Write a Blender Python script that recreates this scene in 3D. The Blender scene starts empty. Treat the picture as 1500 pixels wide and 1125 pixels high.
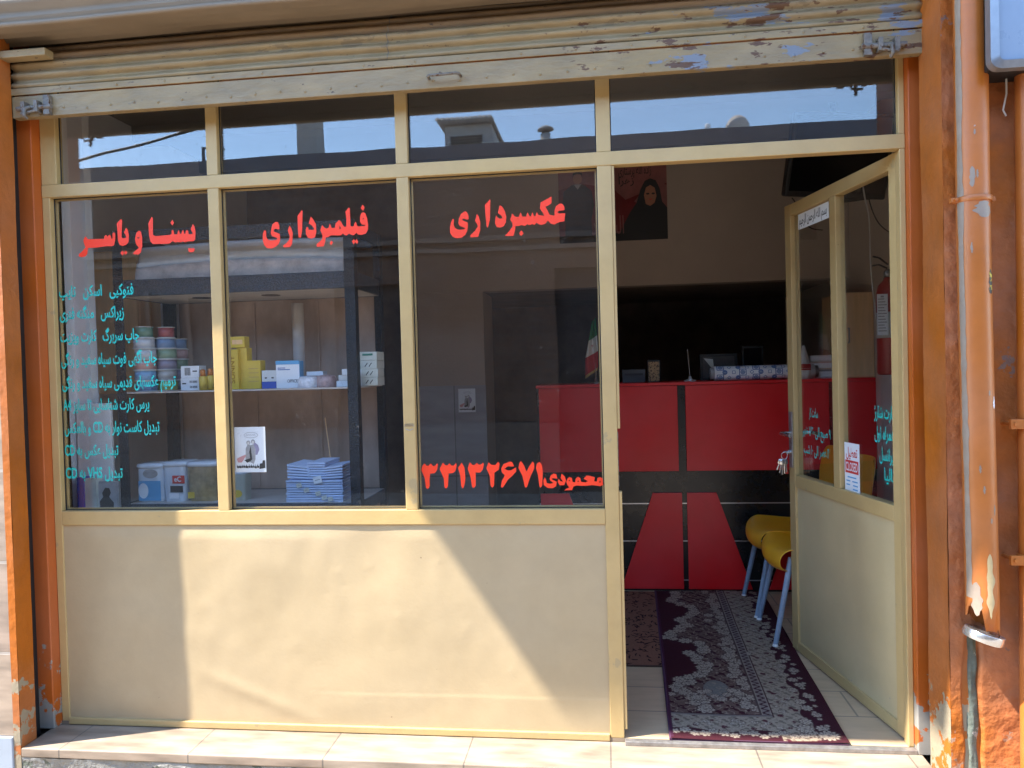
import bpy, bmesh, math, random
import numpy as np
from mathutils import Vector, Matrix, noise as mnoise
R = math.radians
random.seed(7)
scene = bpy.context.scene
COL = scene.collection

# ------------------------------------------------------------------ camera
YAW, PITCH, ROLL = R(-6.9321), R(-1.1810), R(-1.5302)
CAM = Vector((0.0121, -2.6969, 1.3084))
FPX, PW, PH = 1127.0, 1500.0, 1125.0
fwd = Vector((math.sin(YAW)*math.cos(PITCH), math.cos(YAW)*math.cos(PITCH), math.sin(PITCH)))
_r = Vector((math.cos(YAW), -math.sin(YAW), 0)); _u = _r.cross(fwd)
rgt = math.cos(ROLL)*_r + math.sin(ROLL)*_u
upv = -math.sin(ROLL)*_r + math.cos(ROLL)*_u
cd = bpy.data.cameras.new('camera'); cam = bpy.data.objects.new('camera', cd); COL.objects.link(cam)
cam.matrix_world = Matrix(((rgt.x, upv.x, -fwd.x, CAM.x), (rgt.y, upv.y, -fwd.y, CAM.y), (rgt.z, upv.z, -fwd.z, CAM.z), (0, 0, 0, 1)))
cd.sensor_fit = 'HORIZONTAL'; cd.sensor_width = 36; cd.lens = FPX/PW*36
cd.clip_start = 0.05; cd.clip_end = 400
scene.camera = cam

# ------------------------------------------------------------------ light
SUN_DIR = Vector((1.0, 0.363, -1.483)).normalized()
world = bpy.data.worlds.new('World'); scene.world = world; world.use_nodes = True
wn = world.node_tree; wn.nodes.clear()
sky = wn.nodes.new('ShaderNodeTexSky'); sky.sky_type = 'NISHITA'; sky.sun_disc = False
sky.sun_elevation = math.asin(-SUN_DIR.z); sky.sun_rotation = math.atan2(-SUN_DIR.x, -SUN_DIR.y)
sky.altitude = 800; sky.dust_density = 0.05; sky.ozone_density = 3.0
bg = wn.nodes.new('ShaderNodeBackground'); bg.inputs['Strength'].default_value = 0.15
wo = wn.nodes.new('ShaderNodeOutputWorld')
tint = wn.nodes.new('ShaderNodeMix'); tint.data_type = 'RGBA'; tint.blend_type = 'MULTIPLY'; tint.inputs[0].default_value = 1; tint.inputs[7].default_value = (1.04, 1.0, .93, 1)
wn.links.new(sky.outputs[0], tint.inputs[6]); wn.links.new(tint.outputs[2], bg.inputs[0]); wn.links.new(bg.outputs[0], wo.inputs[0])
sl = bpy.data.lights.new('sun', 'SUN'); sun = bpy.data.objects.new('sun', sl); COL.objects.link(sun)
sl.energy = 2.5; sl.angle = R(0.7); sl.color = (1.0, 0.94, 0.85)
sun.rotation_euler = SUN_DIR.to_track_quat('-Z', 'Y').to_euler()
sun.location = (-6, -3, 9)
vs = scene.view_settings
vs.view_transform = 'Standard'; vs.look = 'None'; vs.exposure = 2.97; vs.gamma = 1.0
scene.cycles.max_bounces = 12; scene.cycles.diffuse_bounces = 6; scene.cycles.glossy_bounces = 6
scene.cycles.transparent_max_bounces = 32
scene.cycles.use_denoising = True
scene.cycles.caustics_reflective = False; scene.cycles.caustics_refractive = False
scene.cycles.sample_clamp_indirect = 6

# ------------------------------------------------------------------ helpers
def at(px, py, y):
    """point on the plane Y=y that the photograph shows at pixel (px, py)"""
    d = fwd + rgt*((px-PW/2)/FPX) - upv*((py-PH/2)/FPX)
    return CAM + d*((y-CAM.y)/d.y)

def atz(px, py, z):
    d = fwd + rgt*((px-PW/2)/FPX) - upv*((py-PH/2)/FPX)
    return CAM + d*((z-CAM.z)/d.z)

class MB:
    """collects geometry, links it as one mesh object"""
    def __init__(self): self.v = []; self.f = []; self.m = []; self.s = []
    def add(self, vs, fs, mi=0, smooth=False):
        n = len(self.v); self.v += [tuple(p) for p in vs]
        for f in fs: self.f.append(tuple(i+n for i in f)); self.m.append(mi); self.s.append(smooth)
        return self
    def box(self, x0, x1, y0, y1, z0, z1, mi=0, M=None):
        vs = [Vector((x, y, z)) for z in (z0, z1) for y in (y0, y1) for x in (x0, x1)]
        if M: vs = [M @ p for p in vs]
        return self.add(vs, [(0,2,3,1),(4,5,7,6),(0,1,5,4),(2,6,7,3),(0,4,6,2),(1,3,7,5)], mi)
    def prism(self, poly, y0, y1, mi=0, M=None):
        """polygon in x,z extruded along y"""
        n = len(poly)
        a = sum(poly[i][0]*poly[(i+1) % n][1]-poly[(i+1) % n][0]*poly[i][1] for i in range(n))
        if a < 0: poly = poly[::-1]
        vs = [Vector((p[0], y0, p[1])) for p in poly]+[Vector((p[0], y1, p[1])) for p in poly]
        if M: vs = [M @ p for p in vs]
        fs = [tuple(range(n)), tuple(range(2*n-1, n-1, -1))]+[(i, i+n, (i+1) % n+n, (i+1) % n) for i in range(n)]
        return self.add(vs, fs, mi)
    def prismx(self, poly, x0, x1, mi=0, smooth=False):
        """polygon in y,z extruded along x"""
        n = len(poly)
        a = sum(poly[i][0]*poly[(i+1) % n][1]-poly[(i+1) % n][0]*poly[i][1] for i in range(n))
        if a < 0: poly = poly[::-1]
        vs = [(x0, p[0], p[1]) for p in poly]+[(x1, p[0], p[1]) for p in poly]
        self.add(vs, [tuple(range(n-1, -1, -1)), tuple(range(n, 2*n))], mi)
        n0 = len(self.v)-2*n
        for i in range(n):
            self.f.append((n0+i, n0+(i+1) % n, n0+(i+1) % n+n, n0+i+n)); self.m.append(mi); self.s.append(smooth)
        return self
    def tube(self, pts, r, n=10, mi=0, ry=None, cap=True, radii=None):
        pts = [Vector(p) for p in pts]; rings = []
        t0 = (pts[1]-pts[0]).normalized()
        up = Vector((0, 0, 1)) if abs(t0.z) < .9 else Vector((0, 1, 0))
        a = t0.cross(up).normalized()
        for i, p in enumerate(pts):
            t = (pts[min(i+1, len(pts)-1)]-pts[max(i-1, 0)]).normalized()
            a = (a-t*a.dot(t)).normalized(); b = t.cross(a)
            rr = radii[i] if radii else r
            k = (ry/r) if ry else 1
            rings.append([p+a*rr*math.cos(2*math.pi*j/n)+b*rr*k*math.sin(2*math.pi*j/n) for j in range(n)])
        vs = [q for g in rings for q in g]
        fs = [(i*n+j, i*n+(j+1) % n, (i+1)*n+(j+1) % n, (i+1)*n+j) for i in range(len(pts)-1) for j in range(n)]
        self.add(vs, fs, mi, True)
        if cap: self.add(rings[0], [tuple(range(n-1, -1, -1))], mi); self.add(rings[-1], [tuple(range(n))], mi)
        return self
    def lathe(self, prof, c=(0, 0, 0), n=24, mi=0, M=None, smooth=True):
        vs = []; c = Vector(c)
        for (r, z) in prof:
            for j in range(n):
                p = Vector((r*math.cos(2*math.pi*j/n), r*math.sin(2*math.pi*j/n), z))
                if M: p = M @ p
                vs.append(p+c)
        fs = [(i*n+j, i*n+(j+1) % n, (i+1)*n+(j+1) % n, (i+1)*n+j) for i in range(len(prof)-1) for j in range(n)]
        self.add(vs, fs, mi, smooth)
        k = len(self.v)-n*len(prof)
        if prof[0][0] > 1e-6: self.f.append(tuple(k+j for j in range(n-1, -1, -1))); self.m.append(mi); self.s.append(False)
        k2 = len(self.v)-n
        if prof[-1][0] > 1e-6: self.f.append(tuple(k2+j for j in range(n))); self.m.append(mi); self.s.append(False)
        return self
    def grid(self, P, mi=0, smooth=True, flip=False):
        """P[i][j] points"""
        h, w = len(P), len(P[0])
        vs = [p for row in P for p in row]
        fs = []
        for i in range(h-1):
            for j in range(w-1):
                q = (i*w+j, i*w+j+1, (i+1)*w+j+1, (i+1)*w+j)
                fs.append(q[::-1] if flip else q)
        return self.add(vs, fs, mi, smooth)
    def build(self, name, mats, parent=None, bevel=0, local=False, solid=0, segs=2):
        me = bpy.data.meshes.new(name)
        off = Vector((0, 0, 0)); p = parent
        if not local:
            while p is not None: off += p.location; p = p.parent
        me.from_pydata([tuple(Vector(q)-off) for q in self.v], [], self.f)
        if not isinstance(mats, (list, tuple)): mats = [mats]
        for m in mats: me.materials.append(m)
        me.polygons.foreach_set('material_index', self.m); me.polygons.foreach_set('use_smooth', self.s)
        me.update()
        o = bpy.data.objects.new(name, me); COL.objects.link(o)
        if parent is not None: o.parent = parent
        if solid:
            md = o.modifiers.new('solid', 'SOLIDIFY'); md.thickness = solid; md.offset = 0
        if bevel:
            md = o.modifiers.new('bevel', 'BEVEL'); md.width = bevel; md.segments = segs; md.limit_method = 'ANGLE'; md.angle_limit = R(40)
        return o

def tag(o, label=None, cat=None, group=None, kind=None):
    if label: o['label'] = label
    if cat: o['category'] = cat
    if group: o['group'] = group
    if kind: o['kind'] = kind
    return o
def thing(name, label, cat, loc=(0, 0, 0), group=None, rz=0):
    o = bpy.data.objects.new(name, None); COL.objects.link(o); o.location = loc; o.rotation_euler = (0, 0, rz)
    o.empty_display_size = .1
    return tag(o, label, cat, group)
def copy_tree(o, parent=None):
    c = o.copy(); COL.objects.link(c)
    if parent is not None: c.parent = parent
    for ch in list(o.children): copy_tree(ch, c)
    return c

# ------------------------------------------------------------------ materials
def mat(name, col, rough=.5, metal=0., var=None, bump=None, chips=(), stretch=None, spec=.5, coat=0, band=None):
    """painted / worn surface: var=(scale, amount) tone variation, bump=(scale, strength),
    chips=[(colour, scale, threshold, axis, lo, hi)] patches of another layer, denser from lo to hi along the axis"""
    m = bpy.data.materials.new(name); m.use_nodes = True; nt = m.node_tree; nt.nodes.clear(); L = nt.links.new
    def N(t, **k):
        n = nt.nodes.new(t)
        for a, b in k.items(): setattr(n, a, b)
        return n
    out = N('ShaderNodeOutputMaterial'); b = N('ShaderNodeBsdfPrincipled'); L(b.outputs[0], out.inputs[0])
    b.inputs['Roughness'].default_value = rough; b.inputs['Metallic'].default_value = metal
    b.inputs['Specular IOR Level'].default_value = spec
    b.inputs['Coat Weight'].default_value = coat
    tc = N('ShaderNodeTexCoord'); mp = N('ShaderNodeMapping'); L(tc.outputs['Object'], mp.inputs[0])
    if stretch: mp.inputs['Scale'].default_value = stretch
    cur = N('ShaderNodeRGB'); cur.outputs[0].default_value = (*col, 1); cur = cur.outputs[0]
    if var:
        n = N('ShaderNodeTexNoise'); n.inputs['Scale'].default_value = var[0]; n.inputs['Detail'].default_value = 6; n.inputs['Roughness'].default_value = .65
        L(mp.outputs[0], n.inputs['Vector'])
        mr = N('ShaderNodeMapRange'); mr.inputs[1].default_value = .3; mr.inputs[2].default_value = .7
        mr.inputs[3].default_value = 1-var[1]; mr.inputs[4].default_value = 1+var[1]; L(n.outputs[0], mr.inputs[0])
        hv = N('ShaderNodeHueSaturation'); L(cur, hv.inputs['Color']); L(mr.outputs[0], hv.inputs['Value']); cur = hv.outputs[0]
        n3 = N('ShaderNodeTexNoise'); n3.inputs['Scale'].default_value = var[0]*.37; n3.inputs['Detail'].default_value = 3
        L(mp.outputs[0], n3.inputs['Vector'])
        m3 = N('ShaderNodeMapRange'); m3.inputs[1].default_value = .3; m3.inputs[2].default_value = .7; m3.inputs[3].default_value = 1-var[1]*.5; m3.inputs[4].default_value = 1+var[1]*.35
        L(n3.outputs[0], m3.inputs[0]); h3 = N('ShaderNodeHueSaturation'); L(cur, h3.inputs['Color']); L(m3.outputs[0], h3.inputs['Saturation']); cur = h3.outputs[0]
        mr2 = N('ShaderNodeMapRange'); mr2.inputs[3].default_value = max(rough-.12, .02); mr2.inputs[4].default_value = min(rough+.12, 1); L(n.outputs[0], mr2.inputs[0]); L(mr2.outputs[0], b.inputs['Roughness'])
    for k, (cc, sc, th, ax, lo, hi) in enumerate(chips):
        n = N('ShaderNodeTexNoise'); n.inputs['Scale'].default_value = sc; n.inputs['Detail'].default_value = 8; n.inputs['Roughness'].default_value = .62
        mo = N('ShaderNodeMapping'); mo.inputs['Location'].default_value = (k*7.3+1, k*3.1, k*5.7); L(mp.outputs[0], mo.inputs[0]); L(mo.outputs[0], n.inputs['Vector'])
        v = n.outputs[0]
        if ax is not None:
            sp = N('ShaderNodeSeparateXYZ'); L(tc.outputs['Object'], sp.inputs[0])
            g = N('ShaderNodeMapRange'); g.inputs[1].default_value = lo; g.inputs[2].default_value = hi; g.inputs[3].default_value = -.35; g.inputs[4].default_value = 0.0
            L(sp.outputs[ax], g.inputs[0]); ad = N('ShaderNodeMath', operation='ADD'); L(v, ad.inputs[0]); L(g.outputs[0], ad.inputs[1]); v = ad.outputs[0]
        r = N('ShaderNodeMapRange'); r.inputs[1].default_value = th; r.inputs[2].default_value = th+.012; L(v, r.inputs[0])
        mx = N('ShaderNodeMix', data_type='RGBA'); L(r.outputs[0], mx.inputs[0]); L(cur, mx.inputs[6]); mx.inputs[7].default_value = (*cc, 1); cur = mx.outputs[2]
    L(cur, b.inputs['Base Color'])
    if bump:
        n = N('ShaderNodeTexNoise'); n.inputs['Scale'].default_value = bump[0]; n.inputs['Detail'].default_value = 5; L(mp.outputs[0], n.inputs['Vector'])
        bp = N('ShaderNodeBump'); bp.inputs['Strength'].default_value = bump[1]; bp.inputs['Distance'].default_value = .01
        L(n.outputs[0], bp.inputs['Height']); L(bp.outputs[0], b.inputs['Normal'])
    return m

def glass_mat(name, tint=(.985, .99, .985), base=.024):
    m = bpy.data.materials.new(name); m.use_nodes = True; nt = m.node_tree; nt.nodes.clear(); L = nt.links.new
    out = nt.nodes.new('ShaderNodeOutputMaterial'); mx = nt.nodes.new('ShaderNodeMixShader')
    t = nt.nodes.new('ShaderNodeBsdfTransparent'); t.inputs[0].default_value = (*tint, 1)
    g = nt.nodes.new('ShaderNodeBsdfGlossy'); g.inputs['Roughness'].default_value = 0.0; g.inputs[0].default_value = (.97, .98, 1, 1)
    ge = nt.nodes.new('ShaderNodeNewGeometry'); dt = nt.nodes.new('ShaderNodeVectorMath'); dt.operation = 'DOT_PRODUCT'
    L(ge.outputs['Incoming'], dt.inputs[0]); L(ge.outputs['Normal'], dt.inputs[1])
    def mth(op, a, b=None):
        q = nt.nodes.new('ShaderNodeMath'); q.operation = op
        for i, v in enumerate((a, b)):
            if v is None: continue
            if isinstance(v, (int, float)): q.inputs[i].default_value = v
            else: L(v, q.inputs[i])
        return q.outputs[0]
    # Schlick reflectance, the same from both sides of the sheet
    fr = mth('ADD', mth('MULTIPLY', mth('POWER', mth('SUBTRACT', 1.0, mth('ABSOLUTE', dt.outputs['Value'])), 5.0), .9), .04)
    tc = nt.nodes.new('ShaderNodeTexCoord'); n = nt.nodes.new('ShaderNodeTexNoise'); n.inputs['Scale'].default_value = 3; n.inputs['Detail'].default_value = 8
    L(tc.outputs['Object'], n.inputs['Vector'])
    ad = nt.nodes.new('ShaderNodeMath'); ad.operation = 'ADD'; ad.inputs[1].default_value = base
    L(fr, ad.inputs[0]); L(ad.outputs[0], mx.inputs[0]); L(t.outputs[0], mx.inputs[1]); L(g.outputs[0], mx.inputs[2])
    # old glass: a faint waviness, and a thin film of dust, denser in smears and specks
    wv = nt.nodes.new('ShaderNodeTexNoise'); wv.inputs['Scale'].default_value = 2.2; wv.inputs['Detail'].default_value = 1; L(tc.outputs['Object'], wv.inputs['Vector'])
    wb = nt.nodes.new('ShaderNodeBump'); wb.inputs['Strength'].default_value = .10; wb.inputs['Distance'].default_value = .01; L(wv.outputs[0], wb.inputs['Height']); L(wb.outputs[0], g.inputs['Normal'])
    sk = nt.nodes.new('ShaderNodeTexNoise'); sk.inputs['Scale'].default_value = 70; sk.inputs['Detail'].default_value = 5; L(tc.outputs['Object'], sk.inputs['Vector'])
    k1 = mth('MULTIPLY', mth('GREATER_THAN', sk.outputs[0], .68), mth('MULTIPLY', mth('GREATER_THAN', n.outputs[0], .52), .05))
    d = nt.nodes.new('ShaderNodeBsdfDiffuse'); d.inputs[0].default_value = (.55, .52, .48, 1)
    mr = nt.nodes.new('ShaderNodeMapRange'); mr.inputs[1].default_value = .45; mr.inputs[2].default_value = .8; mr.inputs[3].default_value = .001; mr.inputs[4].default_value = .010
    L(n.outputs[0], mr.inputs[0]); m2 = nt.nodes.new('ShaderNodeMixShader'); L(mth('ADD', mr.outputs[0], k1), m2.inputs[0]); L(mx.outputs[0], m2.inputs[1]); L(d.outputs[0], m2.inputs[2])
    L(m2.outputs[0], out.inputs[0])
    return m

def attr_mat(name, rough=.8, bump=None):
    m = bpy.data.materials.new(name); m.use_nodes = True; nt = m.node_tree; b = nt.nodes['Principled BSDF']
    a = nt.nodes.new('ShaderNodeAttribute'); a.attribute_name = 'pattern'
    nt.links.new(a.outputs['Color'], b.inputs['Base Color']); b.inputs['Roughness'].default_value = rough
    b.inputs['Specular IOR Level'].default_value = .2
    if bump:
        tc = nt.nodes.new('ShaderNodeTexCoord'); n = nt.nodes.new('ShaderNodeTexNoise'); n.inputs['Scale'].default_value = bump[0]; n.inputs['Detail'].default_value = 4
        bp = nt.nodes.new('ShaderNodeBump'); bp.inputs['Strength'].default_value = bump[1]; bp.inputs['Distance'].default_value = .004
        nt.links.new(tc.outputs['Object'], n.inputs['Vector']); nt.links.new(n.outputs[0], bp.inputs['Height']); nt.links.new(bp.outputs[0], b.inputs['Normal'])
    return m

def brick_mat(name, c1, c2, mortar, bw, bh, ms=.012, rough=.8, axes='xz', bump=.4, var=.25, off=.5):
    m = bpy.data.materials.new(name); m.use_nodes = True; nt = m.node_tree; L = nt.links.new; b = nt.nodes['Principled BSDF']; b.inputs['Roughness'].default_value = rough
    tc = nt.nodes.new('ShaderNodeTexCoord'); sp = nt.nodes.new('ShaderNodeSeparateXYZ'); cb = nt.nodes.new('ShaderNodeCombineXYZ')
    L(tc.outputs['Object'], sp.inputs[0]); L(sp.outputs['xyz'.index(axes[0])], cb.inputs[0]); L(sp.outputs['xyz'.index(axes[1])], cb.inputs[1])
    br = nt.nodes.new('ShaderNodeTexBrick'); br.offset = off; br.inputs['Scale'].default_value = 1; br.inputs['Brick Width'].default_value = bw; br.inputs['Row Height'].default_value = bh
    br.inputs['Mortar Size'].default_value = ms; br.inputs['Mortar Smooth'].default_value = .2
    br.inputs['Color1'].default_value = (*c1, 1); br.inputs['Color2'].default_value = (*c2, 1); br.inputs['Mortar'].default_value = (*mortar, 1)
    L(cb.outputs[0], br.inputs['Vector'])
    n = nt.nodes.new('ShaderNodeTexNoise'); n.inputs['Scale'].default_value = 6; n.inputs['Detail'].default_value = 8
    mp = nt.nodes.new('ShaderNodeMapping'); mp.inputs['Scale'].default_value = (1, 4, 4); L(tc.outputs['Object'], mp.inputs[0]); L(mp.outputs[0], n.inputs['Vector'])
    mr = nt.nodes.new('ShaderNodeMapRange'); mr.inputs[1].default_value = .3; mr.inputs[2].default_value = .7; mr.inputs[3].default_value = 1-var; mr.inputs[4].default_value = 1+var; L(n.outputs[0], mr.inputs[0])
    hv = nt.nodes.new('ShaderNodeHueSaturation'); L(br.outputs['Color'], hv.inputs['Color']); L(mr.outputs[0], hv.inputs['Value']); L(hv.outputs[0], b.inputs['Base Color'])
    bp = nt.nodes.new('ShaderNodeBump'); bp.inputs['Strength'].default_value = bump; bp.inputs['Distance'].default_value = .004; bp.invert = True
    L(br.outputs['Fac'], bp.inputs['Height']); L(bp.outputs[0], b.inputs['Normal'])
    return m

RUST = (.10, .045, .02); GREYMETAL = (.26, .29, .33)
M = dict(
    frame=mat('cream_frame_paint', (.47, .325, .138), .42, var=(9, .07), bump=(60, .06), chips=[(RUST, 45, .72, None, 0, 0), ((.38, .28, .14), 7, .66, None, 0, 0)]),
    panel=mat('cream_panel_paint', (.41, .313, .180), .5, var=(5, .07), bump=(90, .05), chips=[((.16, .10, .05), 34, .735, None, 0, 0)]),
    shutter=mat('shutter_paint', (.265, .19, .095), .55, var=(11, .2), bump=(45, .35), stretch=(.55, 1, 1.6),
                chips=[((.17, .185, .215), 9, .565, 0, -.5, .9), ((.10, .065, .04), 34, .66, None, 0, 0), (RUST, 20, .58, 0, -2.2, .8), ((.20, .145, .08), 6, .65, None, 0, 0)]),
    housing=mat('housing_metal', (.20, .15, .10), .6, var=(8, .15), bump=(30, .15), stretch=(.4, 1, 1)),
    steel=mat('dirty_steel', (.33, .31, .29), .42, .7, var=(40, .25), bump=(90, .2)),
    orange=mat('orange_plaster_paint', (.37, .105, .014), .55, var=(7, .16), bump=(35, .35),
               chips=[((.28, .23, .155), 11, .475, 2, .40, .20), ((.62, .52, .42), 60, .79, None, 0, 0)]),
    jamb=mat('orange_jamb_paint', (.42, .095, .014), .42, var=(6, .1), bump=(40, .1),
             chips=[((.27, .25, .22), 10, .485, 2, .45, .16), ((.30, .29, .28), 24, .77, None, 0, 0)]),
    wallorange=mat('orange_wall_plaster', (.38, .112, .022), .75, var=(8, .25), bump=(26, 1.0),
                   chips=[((.22, .13, .10), 7, .66, None, 0, 0), ((.33, .19, .12), 9, .56, 2, .5, .1)]),
    pipe=mat('orange_pipe_paint', (.42, .125, .020), .42, var=(6, .14), bump=(30, .12),
             chips=[((.36, .30, .26), 14, .72, None, 0, 0)]),
    chrome=mat('bright_metal', (.62, .62, .62), .25, .9, var=(30, .15)),
    black=mat('matt_black', (.012, .012, .013), .5, var=(20, .2)),
    counterblack=mat('black_counter_board', (.010, .010, .011), .28, var=(10, .2)),
    counterred=mat('red_counter_board', (.70, .018, .020), .38, var=(6, .06)),
    silver=mat('silver_strip', (.6, .6, .62), .3, .8),
    hammer=mat('blue_black_hammered_metal', (.014, .018, .025), .38, .15, var=(130, .9), bump=(160, .8)),
    beam=mat('skylit_hammered_beam', (.040, .052, .070), .38, .15, var=(130, .8), bump=(160, .8)),  # post metal made lighter, sky light put into the beam colour
    shelf=mat('grey_shelf_sheet', (.46, .42, .39), .5, var=(12, .15)),
    hardboard=mat('brown_hardboard', (.42, .30, .235), .7, var=(5, .3), bump=(30, .2), stretch=(1, 1, .5)),
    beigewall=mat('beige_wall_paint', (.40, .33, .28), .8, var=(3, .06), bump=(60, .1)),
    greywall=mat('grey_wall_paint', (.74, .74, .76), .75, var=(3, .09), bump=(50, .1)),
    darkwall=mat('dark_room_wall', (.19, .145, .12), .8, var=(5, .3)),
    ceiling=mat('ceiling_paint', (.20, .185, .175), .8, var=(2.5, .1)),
    wood=mat('light_wood_board', (.78, .50, .26), .55, var=(7, .12), stretch=(6, 6, .6)),
    concrete=mat('grey_concrete', (.26, .25, .22), .9, var=(16, .25), bump=(40, .9), chips=[((.12, .13, .10), 12, .60, None, 0, 0)]),
    asphalt=mat('street_asphalt', (.25, .205, .155), .9, var=(30, .2), bump=(80, .6)),
    yellowplastic=mat('yellow_plastic', (.78, .36, .01), .35, var=(6, .06)),
    chairleg=mat('blue_grey_leg_paint', (.24, .30, .38), .45, var=(40, .15)),
    extred=mat('extinguisher_red', (.42, .02, .015), .3),
    white=mat('white_paper', (.80, .81, .83), .6, var=(8, .04)),
    whiteplastic=mat('white_plastic', (.68, .68, .66), .4),
    bluepaper=mat('pale_blue_paper', (.55, .66, .88), .7, var=(60, .12), stretch=(1, 1, 8)),
    letter=mat('red_vinyl', (.93, .05, .014), .45),
    teal=mat('teal_vinyl', (.02, .50, .43), .45),
    inkred=mat('red_ink', (.62, .04, .03), .6), inkblack=mat('black_ink', (.02, .02, .022), .6), inkblue=mat('blue_ink', (.03, .12, .36), .6),
    inkpink=mat('pink_ink', (.62, .30, .30), .6), grey=mat('grey_print', (.34, .33, .33), .6, var=(30, .3)),
    yellowbox=mat('yellow_card', (.64, .44, .055), .5, var=(20, .1)),
    greybox=mat('grey_card', (.62, .63, .56), .6, var=(20, .12)),
    skin=mat('printed_skin', (.36, .16, .10), .6), posterred=mat('poster_red', (.15, .008, .010), .5, var=(6, .35)), posterpink=mat('poster_pink', (.24, .085, .08), .5, var=(6, .35)),
    moss=mat('mossy_concrete', (.12, .14, .11), .95, var=(14, .4), bump=(22, 1.), chips=[((.33, .33, .29), 9, .56, None, 0, 0)]),
    meter=mat('pale_blue_enamel', (.20, .26, .35), .3, var=(4, .04)), meterframe=mat('silver_frame', (.26, .28, .31), .35, .6, var=(20, .15)),
    oppbrick=brick_mat('opposite_brown_brick', (.13, .075, .05), (.10, .06, .042), (.10, .08, .065), .24, .075, .01),
    oppdark=mat('opposite_dark_door', (.035, .03, .03), .6), oppledge=mat('opposite_stone_ledge', (.15, .12, .10), .8, var=(6, .15)),
    oppfascia=mat('opposite_roof_fascia', (.10, .10, .12), .7, var=(8, .2)),
    dishm=mat('weathered_dish', (.52, .47, .43), .6, var=(12, .2)), oppgrey=mat('grey_render', (.36, .35, .34), .8, var=(8, .15)),
    glass=glass_mat('shop_glass'), doorglass=glass_mat('door_glass', base=.01),
    stone=brick_mat('light_stone_tile', (.31, .235, .17), (.29, .215, .16), (.36, .31, .26), 1.2, .33, .006),
    plinth=mat('pale_blue_plinth_paint', (.29, .33, .38), .6, var=(8, .05)),
    floor=brick_mat('light_wood_floor_tile', (.53, .375, .225), (.48, .34, .20), (.25, .19, .13), .9, .22, .004, rough=.35, axes='xy', bump=.2, var=.1),
    step=brick_mat('cream_marble_step', (.27, .215, .16), (.25, .19, .14), (.13, .11, .09), .49, 1.2, .003, rough=.4, axes='xy', bump=.2, var=.34, off=0),
    interiortile=brick_mat('grey_stone_wainscot', (.34, .34, .36), (.31, .31, .33), (.16, .16, .17), .32, .62, .004, rough=.5, bump=.3, var=.12, off=0),
    clearbin=mat('clear_plastic', (.62, .67, .73), .25), brownbin=mat('amber_plastic', (.36, .26, .13), .35, var=(25, .4)),
    blue=mat('blue_card', (.02, .09, .42), .5), lightblue=mat('light_blue_print', (.10, .36, .62), .5),
    flaggreen=mat('flag_green', (.02, .22, .08), .7), flagwhite=mat('flag_white', (.66, .64, .60), .7), flagred=mat('flag_red', (.45, .02, .02), .7), gold=mat('gold_fringe', (.50, .33, .10), .5),
    cable=mat('white_cable', (.62, .62, .60), .5), rubber=mat('black_cable', (.01, .01, .01), .5),
    banner=mat('pale_packaging', (.68, .64, .61), .7, var=(7, .18), bump=(14, .6)), patterned=mat('beige_patterned_cloth', (.60, .47, .40), .8, var=(16, .3)),
    rightwall=mat('pale_right_wall', (.66, .56, .46), .8, var=(3, .06)),
    rustysteel=mat('rusty_steel', (.17, .145, .12), .6, .3, var=(40, .35), bump=(90, .3), chips=[(RUST, 60, .58, None, 0, 0)]),
    doorpanel=mat('door_panel_paint', (.50, .385, .205), .5, var=(5, .07), bump=(90, .05), chips=[((.16, .10, .05), 34, .74, None, 0, 0), ((.38, .30, .2), 6, .59, 2, .3, .02)]),
    shuttershade=mat('shaded_shutter_paint', (.20, .125, .06), .5, var=(11, .2), bump=(45, .2), stretch=(.55, 1, 1.6), chips=[((.05, .035, .025), 30, .66, None, 0, 0)]),  # brown stands in for the housing's shade on the upper slats
)
# ------------------------------------------------------------------ the setting
g = MB(); g.add([(-30, -30, -.17), (30, -30, -.17), (30, 30, -.17), (-30, 30, -.17)], [(0, 1, 2, 3)])
tag(g.build('street', M['asphalt']), kind='structure')
s = MB(); s.box(-2.108, 1.028, -.192, -.001, -.045, -.012)
stp = tag(s.build('step', M['step'], bevel=.004), kind='structure')
P = []
for i in range(9):
    z = -.17+.125*i/8; row = []
    for j in range(120):
        x = -2.108+3.136*j/119
        row.append((x, -.186-.012*mnoise.noise((x*5, z*14, 3))-.005*mnoise.noise((x*22, z*30, 8)), z))
    P.append(row)
s = MB(); s.grid(P); s.add([(-2.108, -.186, -.046), (1.028, -.186, -.046), (1.028, -.02, -.046), (-2.108, -.02, -.046)], [(0, 1, 2, 3)])
tag(s.build('step_base', M['concrete']), kind='structure')
s = MB(); s.box(-2.53, 1.5, 0.0, 3.9, -.1, 0.0)
tag(s.build('floor', M['floor']), kind='structure')

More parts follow.
